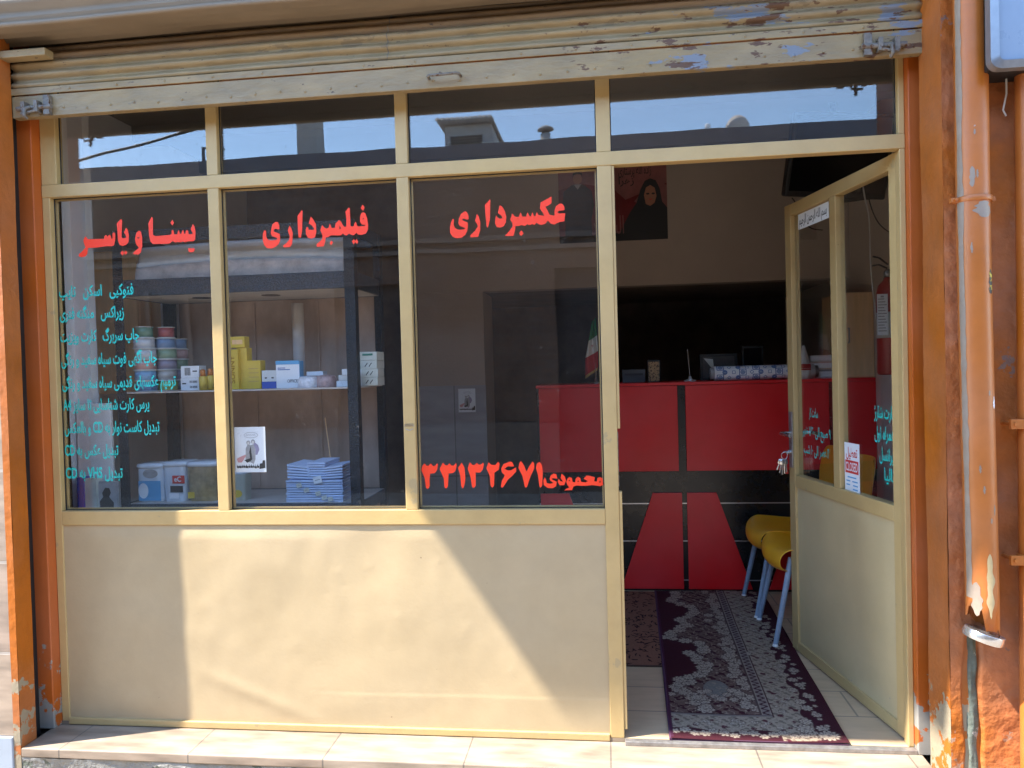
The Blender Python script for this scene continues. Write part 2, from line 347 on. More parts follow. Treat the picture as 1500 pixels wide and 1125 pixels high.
# ------------------------------------------------------------------ the shop's own building
bld = thing('shop_building', 'orange plastered shop building round the glazed shopfront, with an added unseen slab overhead for shade', 'building')
b = MB(); b.box(-7, -2.20, -.187, .25, .03, 4.4); b.box(-2.20, -2.135, -.187, -.112, .03, 4.4)
b.build('front_wall', M['stone'], bld)['label'] = 'light stone tiled wall at the left edge'
b = MB(); b.box(-7, -2.20, -.195, .25, -.17, .028); b.box(-2.20, -2.137, -.195, -.112, -.17, .028)
b.build('plinth', M['plinth'], bld, bevel=.004)
def rough_strip(x0, x1, y0, y1, z0, z1, axis, amp, nz=90, ny=8, seed=0):
    """a slightly uneven plastered face: grid over y,z (axis 'x' at x0) or x,z (axis 'y' at y0)"""
    P = []
    for i in range(nz+1):
        z = z0+(z1-z0)*i/nz; row = []
        for j in range(ny+1):
            t = j/ny
            if axis == 'x':
                y = y0+(y1-y0)*t; d = amp*mnoise.noise((y*6+seed, z*3.2, seed))+amp*.35*mnoise.noise((y*25, z*22, seed+4)); row.append((x0+d, y, z))
            else:
                x = x0+(x1-x0)*t; d = amp*mnoise.noise((x*6+seed, z*3.2, seed))+amp*.35*mnoise.noise((x*25, z*22, seed+4)); row.append((x, y0+d, z))
        P.append(row)
    return P
b = MB(); b.box(-2.134, -2.114, -.188, -.113, -.17, 4.0)
b.grid(rough_strip(-2.109, 0, -.189, -.112, -.17, 2.62, 'x', .003, seed=1))
b.grid(rough_strip(-2.136, -2.109, -.1905, 0, -.17, 2.62, 'y', .002, ny=3, seed=2))
b.build('pillar', M['orange'], bld)['label'] = 'orange painted pillar edge left of the shopfront'
b = MB(); b.box(-2.198, -2.092, -.043, .06, -.012, 2.6)
b.build('jamb', M['jamb'], bld, bevel=.003)['label'] = 'orange jamb strip on the left'
b = MB(); b.box(1.013, 1.10, -.03, .08, -.012, 2.6)
b.build('jamb', M['jamb'], bld, bevel=.003)['label'] = 'orange jamb strip on the right'
b = MB(); b.box(1.036, 1.10, -.23, -.082, -.17, 4.0)
b.grid(rough_strip(1.03, 0, -.238, -.080, -.17, 2.75, 'x', .004, seed=5))
b.build('pillar', M['orange'], bld)['label'] = 'orange painted pillar edge right of the shopfront'
# right wall with the open chase that the broken drainpipe drained into
b = MB(); b.box(1.10, 5, -.225, .25, -.17, 4.4)
P = []
for i in range(240):
    z = -.17+2.95*i/239; row = []
    for j in range(90):
        x = 1.03+.62*(j/89)**1.4
        d = .004*mnoise.noise((x*5, z*3, 1))+.0035*mnoise.noise((x*18, z*16, 9))+.0015*mnoise.noise((x*60, z*60, 5))
        if z < .50:
            w = .026+.012*mnoise.noise((z*7, 2, 2)); c = 1.094+.012*mnoise.noise((z*5, 7, 2)); k = max(0, 1-abs(x-c)/w)
            d += .030*min(1, k*2.5)*min(1, (.50-z)*8)
        row.append((x, -.238+d, z))
    P.append(row)
b.grid(P); b.build('front_wall', M['wallorange'], bld)['label'] = 'rough orange plaster wall behind the drainpipe'
b = MB(); b.grid([[(1.094+.022*math.cos(a)+.006*mnoise.noise((a*2, z*12, 3)), -.212-.022*math.sin(a)+.007*mnoise.noise((a*3, z*14, 1)), z) for a in [math.pi*(1-k/10) for k in range(11)]] for z in [-.17+.66*i/50 for i in range(51)]])
b.build('drain_stub', M['moss'], bld)['label'] = 'mossy old drain in the cracked wall'
b = MB(); b.box(-7, 5, -.180, .25, 2.75, 4.4); b.box(-2.2, 1.1, .045, .25, 2.452, 2.75)
b.build('upper_wall', M['wallorange'], bld)
b = MB(); b.box(-2.48, -1.25, -.83, -.185, 3.5, 3.66); b.box(-1.25, .9, -1.02, -.185, 3.5, 3.66); b.box(-2.48, -1.25, -.83, -.74, 3.66, 4.4); b.box(-1.25, .9, -1.02, -.93, 3.66, 4.4)
b.build('shade_slab', M['oppgrey'], bld)  # unseen slab, added and shaped to cast the diagonal shade on the shopfront
b = MB(); b.box(-2.72, -2.52, .25, 4.1, 0, 2.9); b.box(-2.302, -2.2, .065, .302, 0, 2.7); b.box(-2.6, -2.132, .30, .345, 0, 2.7)
b.build('left_wall', M['greywall'], bld)
b = MB(); b.box(1.5, 1.7, .25, 4.1, 0, 2.9); b.box(1.1, 1.502, .085, .25, 0, 2.7)
b.build('right_wall', M['rightwall'], bld)
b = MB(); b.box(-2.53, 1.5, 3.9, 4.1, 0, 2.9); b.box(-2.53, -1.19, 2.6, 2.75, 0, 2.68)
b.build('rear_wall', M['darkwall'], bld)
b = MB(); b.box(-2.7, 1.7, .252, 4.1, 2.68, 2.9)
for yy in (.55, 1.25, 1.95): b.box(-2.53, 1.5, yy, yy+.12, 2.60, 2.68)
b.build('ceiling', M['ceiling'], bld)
b = MB(); b.box(-1.19, 1.5, 2.2, 2.32, 1.805, 2.68)
b.build('loft_front', M['beigewall'], bld)
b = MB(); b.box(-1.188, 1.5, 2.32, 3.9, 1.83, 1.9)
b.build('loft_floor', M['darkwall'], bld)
b = MB(); b.box(-1.188, -.757, 2.203, 2.598, 0, 1.804)
pier = b.build('pier', M['beigewall'], bld)
b = MB(); b.box(-1.192, -.753, 2.19, 2.203, 0, 1.205); b.build('wainscot', M['interiortile'], pier)

# ------------------------------------------------------------------ the shopfront frame
FR = thing('shop_window', 'cream metal shopfront with seven panes and a dented lower panel', 'shopfront', (-1.04, .02, 0))
def bar(name, x0, x1, z0, z1, y0=0., y1=.04, mi='frame', parent=None, bev=.0025):
    m = MB(); m.box(x0, x1, y0, y1, z0, z1); return m.build(name, M[mi], parent or FR, bevel=bev)
bar('post', -2.091, -2.028, 2.048, 2.45); bar('post', -2.091, -2.060, .0, 2.0)
bar('post', .0, .049, 0.0, 2.0)['label'] = 'slam post of the doorway with chipped edge'
bar('post', .994, 1.0125, 0, 2.0); bar('post', .993, 1.0125, 2.048, 2.45)
bar('transom_rail', -2.091, 1.0125, 2.0, 2.048, -.002, .042)
bar('top_rail', -2.091, 1.0125, 2.41, 2.452, .001, .04)
bar('sill_rail', -2.060, .0, .754, .808, -.001, .041)
MUL = [(-1.428, -1.385), (-.713, -.669), (.0, .049)]
for x0, x1 in MUL: bar('mullion', x0, x1, 2.048, 2.41)
for x0, x1 in MUL[:2]: bar('mullion', x0, x1, .808, 2.0)
def pane(x0, x1, z0, z1, parent=None):
    m = MB(); m.box(x0, x1, .026, .030, z0, z1); return m.build('glass_pane', M['glass'], parent or FR)
XS = [(-2.060, -1.428), (-1.385, -.713), (-.669, 0)]
LOW = [pane(a, b_, .808, 2.0) for a, b_ in XS]
for a, b_ in [(-2.028, -1.428), (-1.385, -.713), (-.669, 0), (.049, .993)]: pane(a, b_, 2.048, 2.41)
# black sealant round the panes
for a, b_, c, d_ in [(a, b_, .808, 2.0) for a, b_ in XS]+[(a, b_, 2.048, 2.41) for a, b_ in ((-2.028, -1.428), (-1.385, -.713), (-.669, 0), (.049, .993))]:
    m = MB(); s_ = .0035; m.box(a, a+s_, .0222, .0256, c, d_); m.box(b_-s_, b_, .0222, .0256, c, d_); m.box(a+s_, b_-s_, .0222, .0256, c, c+s_); m.box(a+s_, b_-s_, .0222, .0256, d_-s_, d_)
    m.build('sealant', M['black'], FR)
bar('door_stop', .0492, .059, 1.088, 1.999, .003, .03, bev=.002); bar('door_stop', .0492, .060, .03, .868, .003, .03, bev=.002)
m = MB(); m.box(.0492, .0515, .004, .032, .885, 1.075); m.build('strike_plate', M['rustysteel'], FR)
# glazing beads inside the lower panes
for a, b_ in XS:
    m = MB(); m.box(a, a+.008, .031, .038, .808, 2.0); m.box(b_-.008, b_, .031, .038, .808, 2.0); m.box(a+.008, b_-.008, .031, .038, .808, .816); m.box(a+.008, b_-.008, .031, .038, 1.992, 2.0)
    m.build('glazing_bead', M['frame'], FR)
def dents(u, v, seed, amp):
    d = amp*mnoise.noise((u*1.7+seed, v*1.6, seed))+amp*.45*mnoise.noise((u*4.1+seed, v*3.2+1, seed+2))+amp*.10*mnoise.noise((u*14, v*11, seed))
    return d
spots = [(-.98, .58, .02, .004), (-.86, .60, .015, .003), (-.75, .42, .02, .004), (-.5, .38, .025, .0035), (-.95, .53, .012, -.003), (-1.15, .3, .03, .004), (-.35, .22, .02, .003), (-1.5, .45, .03, .003), (-.6, .62, .012, .003), (-1.02, .50, .014, -.003)]
P = []
nu, nv = 260, 150
for i in range(nv+1):
    z = .012+.742*i/nv; row = []
    for j in range(nu+1):
        x = -2.062+2.064*j/nu
        e = min(1, (x+2.062)/.12, (.002-x)/.12, (z-.0)/.10, (.756-z)/.06); e = max(0, e); e = e*e*(3-2*e)
        d = dents(x, z, 3.3, .0098)*e+.002*e
        for (a, c, r_, k) in spots:
            q = ((x-a)**2+(z-c)**2)/(r_*r_)
            if q < 9: d += k*.22*math.exp(-q)
        # the long diagonal crease
        t = (z-.21)+.38*(x+1.55)
        if -1.58 < x < -1.0: d += .0035*math.exp(-(t/.03)**2)*min(1, (x+1.58)/.2)*min(1, (-1.0-x)/.2)
        d += .0009*max(0, min(1, (x+1.15)/.25))*max(0, min(1, (.137+.004*mnoise.noise((x*5, 1, 1))-z)/.008))
        row.append((x, .0055-d, z))
    P.append(row)
m = MB(); m.grid(P); m.build('lower_panel', M['panel'], FR)
m = MB(); m.box(-2.062, -.001, -.004, .012, -.011, .014); m.build('base_rail', M['frame'], FR, bevel=.003)
# lettering stuck on the glass
def flat_curve(name, polys, mt, parent, y=.0252, thick=.0008, place=None):
    c = bpy.data.curves.new(name, 'CURVE'); c.dimensions = '2D'; c.fill_mode = 'BOTH'; c.extrude = 0
    for pl in polys:
        sp = c.splines.new('POLY'); sp.points.add(len(pl)-1); sp.use_cyclic_u = True
        for q, p in zip(sp.points, pl): q.co = (p[0], p[1], 0, 1)
    return curve_to_mesh(name, c, mt, parent, y, place)
def curve_to_mesh(name, c, mt, parent, y, place=None):
    t = bpy.data.objects.new('tmp', c); COL.objects.link(t); bpy.context.view_layer.update()
    me = bpy.data.meshes.new_from_object(t.evaluated_get(bpy.context.evaluated_depsgraph_get()))
    bpy.data.objects.remove(t); bpy.data.curves.remove(c)
    off = Vector((0, 0, 0)); p = parent
    if place is None:
        while p is not None: off += p.location; p = p.parent
    for v in me.vertices:
        q = Vector((v.co.x, y-v.co.z, v.co.y)) if place is None else place(v.co.x, v.co.y)
        v.co = q-off
    me.materials.clear(); me.materials.append(mt); me.name = name
    for pl in me.polygons: pl.material_index = 0
    o = bpy.data.objects.new(name, me); COL.objects.link(o)
    if parent is not None: o.parent = parent
    return o
LETTERS = {
'w1': [[[-1.936,1.854],[-1.933,1.848],[-1.927,1.841],[-1.861,1.84],[-1.86,1.85],[-1.853,1.854],[-1.85,1.853],[-1.846,1.846],[-1.842,1.852],[-1.838,1.855],[-1.833,1.848],[-1.832,1.84],[-1.828,1.838],[-1.826,1.845],[-1.827,1.857],[-1.821,1.863],[-1.815,1.858],[-1.816,1.834],[-1.822,1.813],[-1.833,1.81],[-1.844,1.811],[-1.862,1.811],[-1.892,1.808],[-1.928,1.808],[-1.932,1.786],[-1.94,1.777],[-1.957,1.774],[-1.968,1.778],[-1.967,1.786],[-1.955,1.795],[-1.939,1.81],[-1.944,1.826],[-1.947,1.836],[-1.943,1.845]],[[-1.808,1.895],[-1.79,1.911],[-1.785,1.906],[-1.79,1.843],[-1.785,1.838],[-1.776,1.839],[-1.771,1.841],[-1.774,1.851],[-1.78,1.86],[-1.77,1.878],[-1.764,1.869],[-1.76,1.848],[-1.762,1.824],[-1.772,1.813],[-1.787,1.809],[-1.799,1.814],[-1.805,1.83],[-1.806,1.868]],[[-1.789,1.793],[-1.782,1.783],[-1.789,1.773],[-1.797,1.783]],[[-1.776,1.793],[-1.769,1.783],[-1.777,1.775],[-1.782,1.783]],[[-1.72,1.864],[-1.711,1.86],[-1.707,1.839],[-1.708,1.805],[-1.714,1.783],[-1.723,1.774],[-1.747,1.777],[-1.741,1.786],[-1.722,1.799],[-1.733,1.815],[-1.736,1.834],[-1.73,1.855]],[[-1.723,1.84],[-1.716,1.836],[-1.724,1.834],[-1.727,1.837]],[[-1.666,1.913],[-1.661,1.908],[-1.663,1.845],[-1.653,1.84],[-1.62,1.841],[-1.595,1.842],[-1.588,1.847],[-1.589,1.856],[-1.583,1.861],[-1.579,1.853],[-1.578,1.843],[-1.566,1.843],[-1.564,1.851],[-1.559,1.859],[-1.555,1.844],[-1.55,1.844],[-1.547,1.854],[-1.541,1.858],[-1.538,1.843],[-1.534,1.843],[-1.532,1.853],[-1.526,1.858],[-1.522,1.851],[-1.521,1.841],[-1.506,1.841],[-1.505,1.845],[-1.512,1.859],[-1.503,1.879],[-1.496,1.868],[-1.493,1.848],[-1.496,1.819],[-1.505,1.813],[-1.523,1.815],[-1.535,1.811],[-1.545,1.815],[-1.556,1.812],[-1.567,1.815],[-1.574,1.812],[-1.586,1.818],[-1.6,1.809],[-1.665,1.811],[-1.674,1.82],[-1.679,1.845],[-1.68,1.889],[-1.674,1.901]],[[-1.584,1.898],[-1.577,1.887],[-1.584,1.876],[-1.592,1.887]],[[-1.526,1.788],[-1.518,1.79],[-1.512,1.787],[-1.504,1.79],[-1.498,1.783],[-1.505,1.774],[-1.514,1.773],[-1.523,1.775]]],
'w2': [[[-1.18,1.87],[-1.171,1.869],[-1.166,1.857],[-1.166,1.843],[-1.171,1.842],[-1.181,1.845],[-1.188,1.841],[-1.188,1.835],[-1.178,1.831],[-1.165,1.825],[-1.164,1.803],[-1.17,1.789],[-1.182,1.779],[-1.198,1.773],[-1.216,1.775],[-1.227,1.787],[-1.232,1.806],[-1.23,1.829],[-1.226,1.84],[-1.219,1.841],[-1.217,1.833],[-1.218,1.818],[-1.212,1.807],[-1.201,1.803],[-1.181,1.804],[-1.174,1.808],[-1.181,1.813],[-1.195,1.818],[-1.2,1.828],[-1.197,1.846],[-1.192,1.862]],[[-1.126,1.854],[-1.12,1.843],[-1.115,1.825],[-1.117,1.805],[-1.119,1.785],[-1.128,1.775],[-1.151,1.775],[-1.154,1.782],[-1.14,1.791],[-1.13,1.803],[-1.127,1.815],[-1.131,1.826],[-1.134,1.837]],[[-1.095,1.888],[-1.078,1.908],[-1.075,1.904],[-1.079,1.834],[-1.084,1.808],[-1.093,1.809],[-1.095,1.835]],[[-1.044,1.883],[-1.035,1.871],[-1.026,1.855],[-1.025,1.826],[-1.031,1.806],[-1.044,1.802],[-1.058,1.806],[-1.065,1.82],[-1.065,1.837],[-1.061,1.846],[-1.056,1.844],[-1.054,1.835],[-1.036,1.834],[-1.033,1.838],[-1.041,1.85],[-1.053,1.858],[-1.048,1.873]],[[-1.002,1.85],[-0.995,1.841],[-0.987,1.836],[-0.978,1.839],[-0.973,1.854],[-0.968,1.842],[-0.966,1.837],[-0.954,1.838],[-0.951,1.853],[-0.938,1.865],[-0.93,1.858],[-0.924,1.846],[-0.919,1.839],[-0.911,1.84],[-0.91,1.87],[-0.913,1.894],[-0.9,1.908],[-0.896,1.906],[-0.895,1.841],[-0.889,1.839],[-0.883,1.841],[-0.88,1.851],[-0.875,1.856],[-0.871,1.843],[-0.867,1.838],[-0.844,1.839],[-0.839,1.842],[-0.852,1.844],[-0.859,1.853],[-0.859,1.87],[-0.854,1.885],[-0.846,1.889],[-0.838,1.884],[-0.832,1.866],[-0.829,1.841],[-0.831,1.823],[-0.839,1.811],[-0.855,1.807],[-0.868,1.809],[-0.874,1.815],[-0.884,1.807],[-0.893,1.809],[-0.902,1.814],[-0.911,1.807],[-0.92,1.81],[-0.925,1.816],[-0.932,1.809],[-0.944,1.809],[-0.97,1.811],[-0.982,1.804],[-0.99,1.804],[-0.993,1.787],[-0.999,1.772],[-1.025,1.771],[-1.026,1.781],[-1.014,1.79],[-1.004,1.798],[-1.002,1.812],[-1.007,1.825],[-1.01,1.831],[-1.005,1.843]],[[-0.937,1.846],[-0.931,1.834],[-0.937,1.832]],[[-0.847,1.868],[-0.843,1.865],[-0.849,1.863]],[[-0.847,1.916],[-0.84,1.905],[-0.847,1.893],[-0.855,1.905]],[[-0.969,1.792],[-0.963,1.784],[-0.971,1.774],[-0.976,1.783]],[[-0.884,1.794],[-0.88,1.786],[-0.874,1.793],[-0.868,1.783],[-0.873,1.775],[-0.88,1.782],[-0.885,1.774],[-0.892,1.785]]],
'w3': [[[-0.472,1.873],[-0.465,1.87],[-0.459,1.857],[-0.459,1.844],[-0.467,1.843],[-0.478,1.848],[-0.483,1.843],[-0.477,1.839],[-0.463,1.833],[-0.462,1.821],[-0.465,1.803],[-0.473,1.789],[-0.485,1.78],[-0.503,1.778],[-0.517,1.783],[-0.527,1.797],[-0.528,1.818],[-0.523,1.837],[-0.516,1.849],[-0.512,1.845],[-0.514,1.827],[-0.509,1.815],[-0.496,1.808],[-0.479,1.809],[-0.471,1.813],[-0.479,1.816],[-0.492,1.822],[-0.497,1.831],[-0.494,1.849],[-0.486,1.864]],[[-0.429,1.862],[-0.422,1.852],[-0.417,1.832],[-0.418,1.804],[-0.426,1.78],[-0.454,1.779],[-0.454,1.787],[-0.438,1.801],[-0.426,1.818],[-0.431,1.828],[-0.436,1.838],[-0.432,1.85]],[[-0.399,1.891],[-0.38,1.911],[-0.379,1.909],[-0.382,1.84],[-0.388,1.818],[-0.392,1.81],[-0.395,1.819],[-0.398,1.857]],[[-0.345,1.888],[-0.336,1.881],[-0.328,1.866],[-0.323,1.847],[-0.325,1.827],[-0.333,1.813],[-0.346,1.809],[-0.358,1.811],[-0.364,1.824],[-0.363,1.841],[-0.359,1.853],[-0.355,1.845],[-0.347,1.84],[-0.336,1.842],[-0.342,1.852],[-0.353,1.861],[-0.349,1.877]],[[-0.302,1.857],[-0.295,1.848],[-0.288,1.843],[-0.279,1.844],[-0.272,1.859],[-0.266,1.844],[-0.253,1.843],[-0.247,1.858],[-0.24,1.843],[-0.235,1.844],[-0.23,1.858],[-0.224,1.842],[-0.219,1.845],[-0.214,1.858],[-0.208,1.846],[-0.188,1.843],[-0.193,1.853],[-0.203,1.869],[-0.2,1.89],[-0.161,1.909],[-0.161,1.886],[-0.171,1.879],[-0.183,1.874],[-0.176,1.86],[-0.169,1.845],[-0.152,1.841],[-0.152,1.859],[-0.146,1.874],[-0.132,1.883],[-0.123,1.881],[-0.117,1.871],[-0.116,1.86],[-0.124,1.858],[-0.136,1.858],[-0.142,1.853],[-0.137,1.848],[-0.114,1.848],[-0.118,1.82],[-0.136,1.818],[-0.154,1.81],[-0.166,1.814],[-0.176,1.825],[-0.186,1.814],[-0.2,1.811],[-0.211,1.815],[-0.216,1.82],[-0.224,1.812],[-0.232,1.816],[-0.241,1.812],[-0.249,1.816],[-0.258,1.81],[-0.27,1.814],[-0.28,1.811],[-0.291,1.812],[-0.294,1.794],[-0.3,1.777],[-0.329,1.778],[-0.328,1.781],[-0.314,1.795],[-0.301,1.812],[-0.303,1.825],[-0.31,1.835],[-0.305,1.847]],[[-0.271,1.796],[-0.263,1.785],[-0.272,1.775],[-0.279,1.785]]],
'ph': [[[-0.646,0.972],[-0.638,0.963],[-0.631,0.963],[-0.623,0.972],[-0.614,0.961],[-0.606,0.964],[-0.599,0.972],[-0.596,0.967],[-0.6,0.948],[-0.609,0.936],[-0.626,0.934],[-0.629,0.914],[-0.629,0.889],[-0.637,0.878],[-0.643,0.884],[-0.647,0.919],[-0.659,0.949],[-0.654,0.963]],[[-0.578,0.974],[-0.569,0.964],[-0.561,0.964],[-0.554,0.972],[-0.547,0.963],[-0.538,0.963],[-0.53,0.972],[-0.527,0.964],[-0.533,0.943],[-0.541,0.936],[-0.558,0.934],[-0.562,0.888],[-0.569,0.879],[-0.575,0.886],[-0.576,0.916],[-0.591,0.951]],[[-0.509,0.973],[-0.499,0.954],[-0.497,0.917],[-0.5,0.897],[-0.507,0.878],[-0.513,0.888],[-0.515,0.925],[-0.523,0.955]],[[-0.479,0.974],[-0.47,0.964],[-0.462,0.964],[-0.453,0.972],[-0.447,0.965],[-0.437,0.966],[-0.431,0.973],[-0.428,0.965],[-0.433,0.947],[-0.443,0.936],[-0.459,0.937],[-0.46,0.889],[-0.469,0.88],[-0.474,0.887],[-0.478,0.92],[-0.488,0.952]],[[-0.411,0.974],[-0.402,0.964],[-0.387,0.963],[-0.376,0.975],[-0.371,0.967],[-0.375,0.946],[-0.391,0.935],[-0.393,0.891],[-0.4,0.881],[-0.406,0.889],[-0.408,0.923],[-0.42,0.953]],[[-0.334,0.975],[-0.326,0.973],[-0.319,0.958],[-0.329,0.957],[-0.341,0.958],[-0.354,0.949],[-0.341,0.943],[-0.33,0.944],[-0.318,0.951],[-0.312,0.954],[-0.312,0.939],[-0.328,0.922],[-0.342,0.911],[-0.354,0.893],[-0.363,0.881],[-0.369,0.884],[-0.365,0.905],[-0.354,0.925],[-0.364,0.937],[-0.366,0.951],[-0.357,0.966]],[[-0.294,0.977],[-0.284,0.961],[-0.275,0.938],[-0.267,0.954],[-0.252,0.974],[-0.247,0.967],[-0.247,0.949],[-0.261,0.922],[-0.274,0.886],[-0.279,0.88],[-0.283,0.886],[-0.29,0.922],[-0.304,0.952],[-0.3,0.968]],[[-0.228,0.973],[-0.219,0.96],[-0.217,0.933],[-0.22,0.89],[-0.226,0.88],[-0.23,0.885],[-0.234,0.922],[-0.241,0.951],[-0.238,0.965]],[[-0.179,0.93],[-0.169,0.928],[-0.166,0.912],[-0.182,0.914],[-0.186,0.91],[-0.168,0.901],[-0.171,0.885],[-0.183,0.878],[-0.201,0.879],[-0.214,0.889],[-0.216,0.906],[-0.21,0.917],[-0.206,0.908],[-0.204,0.897],[-0.192,0.894],[-0.18,0.897],[-0.191,0.905],[-0.193,0.912],[-0.189,0.924]],[[-0.15,0.93],[-0.139,0.919],[-0.135,0.905],[-0.142,0.889],[-0.158,0.888],[-0.165,0.901],[-0.161,0.912],[-0.155,0.903],[-0.146,0.901],[-0.154,0.914]],[[-0.123,0.917],[-0.114,0.914],[-0.112,0.9],[-0.103,0.898],[-0.101,0.911],[-0.093,0.918],[-0.085,0.914],[-0.082,0.9],[-0.067,0.898],[-0.058,0.902],[-0.073,0.911],[-0.062,0.922],[-0.047,0.92],[-0.033,0.915],[-0.036,0.902],[-0.027,0.9],[-0.024,0.913],[-0.015,0.916],[-0.006,0.911],[-0.005,0.888],[-0.016,0.884],[-0.034,0.887],[-0.045,0.888],[-0.061,0.886],[-0.083,0.886],[-0.099,0.887],[-0.109,0.884],[-0.115,0.871],[-0.142,0.87],[-0.135,0.876],[-0.124,0.88],[-0.131,0.889],[-0.134,0.9],[-0.13,0.912]],[[-0.123,0.908],[-0.12,0.903],[-0.126,0.903]],[[-0.092,0.907],[-0.09,0.9],[-0.095,0.899]],[[-0.015,0.905],[-0.013,0.897],[-0.019,0.897]]],
}

for k, pn in (('w1', LOW[0]), ('w2', LOW[1]), ('w3', LOW[2]), ('ph', LOW[2])):
    flat_curve('lettering', LETTERS[k], M['letter'], pn)
# Persian shaping with presentation forms (right to left, joined)
FORMS = {'ا': (0xFE8D, 2), 'آ': (0xFE81, 2), 'ب': (0xFE8F, 4), 'پ': (0xFB56, 4), 'ت': (0xFE95, 4), 'ث': (0xFE99, 4), 'ج': (0xFE9D, 4), 'چ': (0xFB7A, 4), 'ح': (0xFEA1, 4), 'خ': (0xFEA5, 4),
         'د': (0xFEA9, 2), 'ذ': (0xFEAB, 2), 'ر': (0xFEAD, 2), 'ز': (0xFEAF, 2), 'ژ': (0xFB8A, 2), 'س': (0xFEB1, 4), 'ش': (0xFEB5, 4), 'ص': (0xFEB9, 4), 'ض': (0xFEBD, 4), 'ط': (0xFEC1, 4), 'ظ': (0xFEC5, 4),
         'ع': (0xFEC9, 4), 'غ': (0xFECD, 4), 'ف': (0xFED1, 4), 'ق': (0xFED5, 4), 'ک': (0xFB8E, 4), 'گ': (0xFB92, 4), 'ل': (0xFEDD, 4), 'م': (0xFEE1, 4), 'ن': (0xFEE5, 4), 'و': (0xFEED, 2), 'ه': (0xFEE9, 4), 'ی': (0xFBFC, 4)}
def shape(s):
    out = []; n = len(s)
    for i, ch in enumerate(s):
        if ch not in FORMS: out.append(ch); continue
        base, k = FORMS[ch]
        pj = i > 0 and s[i-1] in FORMS and FORMS[s[i-1]][1] == 4
        nj = k == 4 and i+1 < n and s[i+1] in FORMS
        f = (3 if nj else 1) if pj else (2 if nj else 0)
        out.append(chr(base+f))
    res = []; run = ''
    for ch in reversed(out):                       # keep Latin letters and digits left to right
        if ch.isascii() and ch.isalnum() or '\u06f0' <= ch <= '\u06f9' or ch == '/': run = ch+run
        else:
            if run: res.append(run); run = ''
            res.append(ch)
    if run: res.append(run)
    return ''.join(res)
def text(s, size, mt, parent, x0=None, x1=None, z=0, y=.0252, bold=.012, place=None, rtl=True, name='lettering', sy=1.0):
    c = bpy.data.curves.new(name, 'FONT'); c.body = shape(s) if rtl else s; c.size = 1; c.resolution_u = 3; c.offset = bold; c.dimensions = '2D'; c.fill_mode = 'BOTH'
    t = bpy.data.objects.new('tmp', c); COL.objects.link(t); bpy.context.view_layer.update()
    me = bpy.data.meshes.new_from_object(t.evaluated_get(bpy.context.evaluated_depsgraph_get()))
    bpy.data.objects.remove(t); bpy.data.curves.remove(c)
    xs = [v.co.x for v in me.vertices]; a, b_ = min(xs), max(xs); k = (x1-x0)/(b_-a)
    off = Vector((0, 0, 0)); p = parent
    if place is None:
        while p is not None: off += p.location; p = p.parent
    for v in me.vertices:
        X = x0+(v.co.x-a)*k; Z = z+v.co.y*size*sy
        v.co = (Vector((X, y, Z)) if place is None else place(X, Z))-off
    me.materials.clear(); me.materials.append(mt)
    for pl in me.polygons: pl.material_index = 0
    o = bpy.data.objects.new(name, me); COL.objects.link(o)
    if parent is not None: o.parent = parent
    return o
for s_, x0, x1, z in [('فتوکپی   اسکن   تایپ', -2.055, -1.75, 1.626), ('زیراکس   منگنه فنری', -2.056, -1.792, 1.542), ('چاپ سربرگ   کارت ویزیت', -2.057, -1.734, 1.455), ('چاپ آگهی فوت سیاه سفید و رنگی', -2.057, -1.666, 1.366),
                     ('ترمیم عکسهای قدیمی سیاه سفید و رنگی', -2.057, -1.593, 1.276), ('پرس کارت شناسایی تا سایز A4', -2.056, -1.703, 1.192), ('تبدیل کاست نوار به CD و بالعکس', -2.054, -1.665, 1.105), ('تبدیل عکس به CD', -2.056, -1.835, 1.018), ('تبدیل VHS به CD', -2.056, -1.821, .931)]:
    text(s_, .058, M['teal'], LOW[0], x0, x1, z, bold=.022)
# small grey stamp on the second mullion
st = thing('stamp_mark', 'small grey stamped mark on the middle mullion', 'stamp', (-.692, -.001, 1.107))
m = MB(); m.tube([(-.708+.0032*i, -.0012, 1.112+(.007 if i % 2 else -.004)) for i in range(11)], .0010, 5); m.build('scribble', M['grey'], st)
m = MB(); m.tube([(-.706, -.0012, 1.100), (-.69, -.0012, 1.094), (-.678, -.0012, 1.100)], .0012, 5); m.build('flourish', M['grey'], st)

# ------------------------------------------------------------------ the open door (local x runs from the hinge to the free edge, local y faces out)
DOOR = thing('shop_door', 'cream metal door with two glass panes standing open into the shop', 'door', (1.0, .017, 0), rz=math.atan2(.883, -.172))
def dbar(name, x0, x1, z0, z1, y0=-.04, y1=0., mi='frame'):
    m = MB(); m.box(x0, x1, y0, y1, z0, z1); return m.build(name, M[mi], DOOR, bevel=.0025, local=True)
dbar('stile', .008, .068, .008, 2.0)['label'] = 'hinge stile'
FS = dbar('stile', .842, .90, .008, 2.0); FS['label'] = 'free stile carrying the lock'
dbar('top_rail', .068, .842, 1.948, 1.999, -.039, -.001); dbar('middle_rail', .068, .842, .745, .80, -.039, -.001); dbar('bottom_rail', .068, .842, .008, .05, -.039, -.001)
dbar('mullion', .44, .49, .80, 1.948, -.039, -.001)
P = []
for i in range(61):
    z = .045+.705*i/60; row = []
    for j in range(61):
        x = .066+.778*j/60
        e = max(0, min(1, (x-.066)/.08, (.844-x)/.08, (z-.045)/.06, (.75-z)/.06)); e = e*e*(3-2*e)
        row.append((x, -.010+dents(x, z, 8.1, .012)*e, z))
    P.append(row)
m = MB(); m.grid(P); m.build('lower_panel', M['doorpanel'], DOOR, local=True)
m = MB(); m.box(.068, .842, -.035, -.033, .05, .745); m.build('back_panel', M['panel'], DOOR, local=True)
DP = []
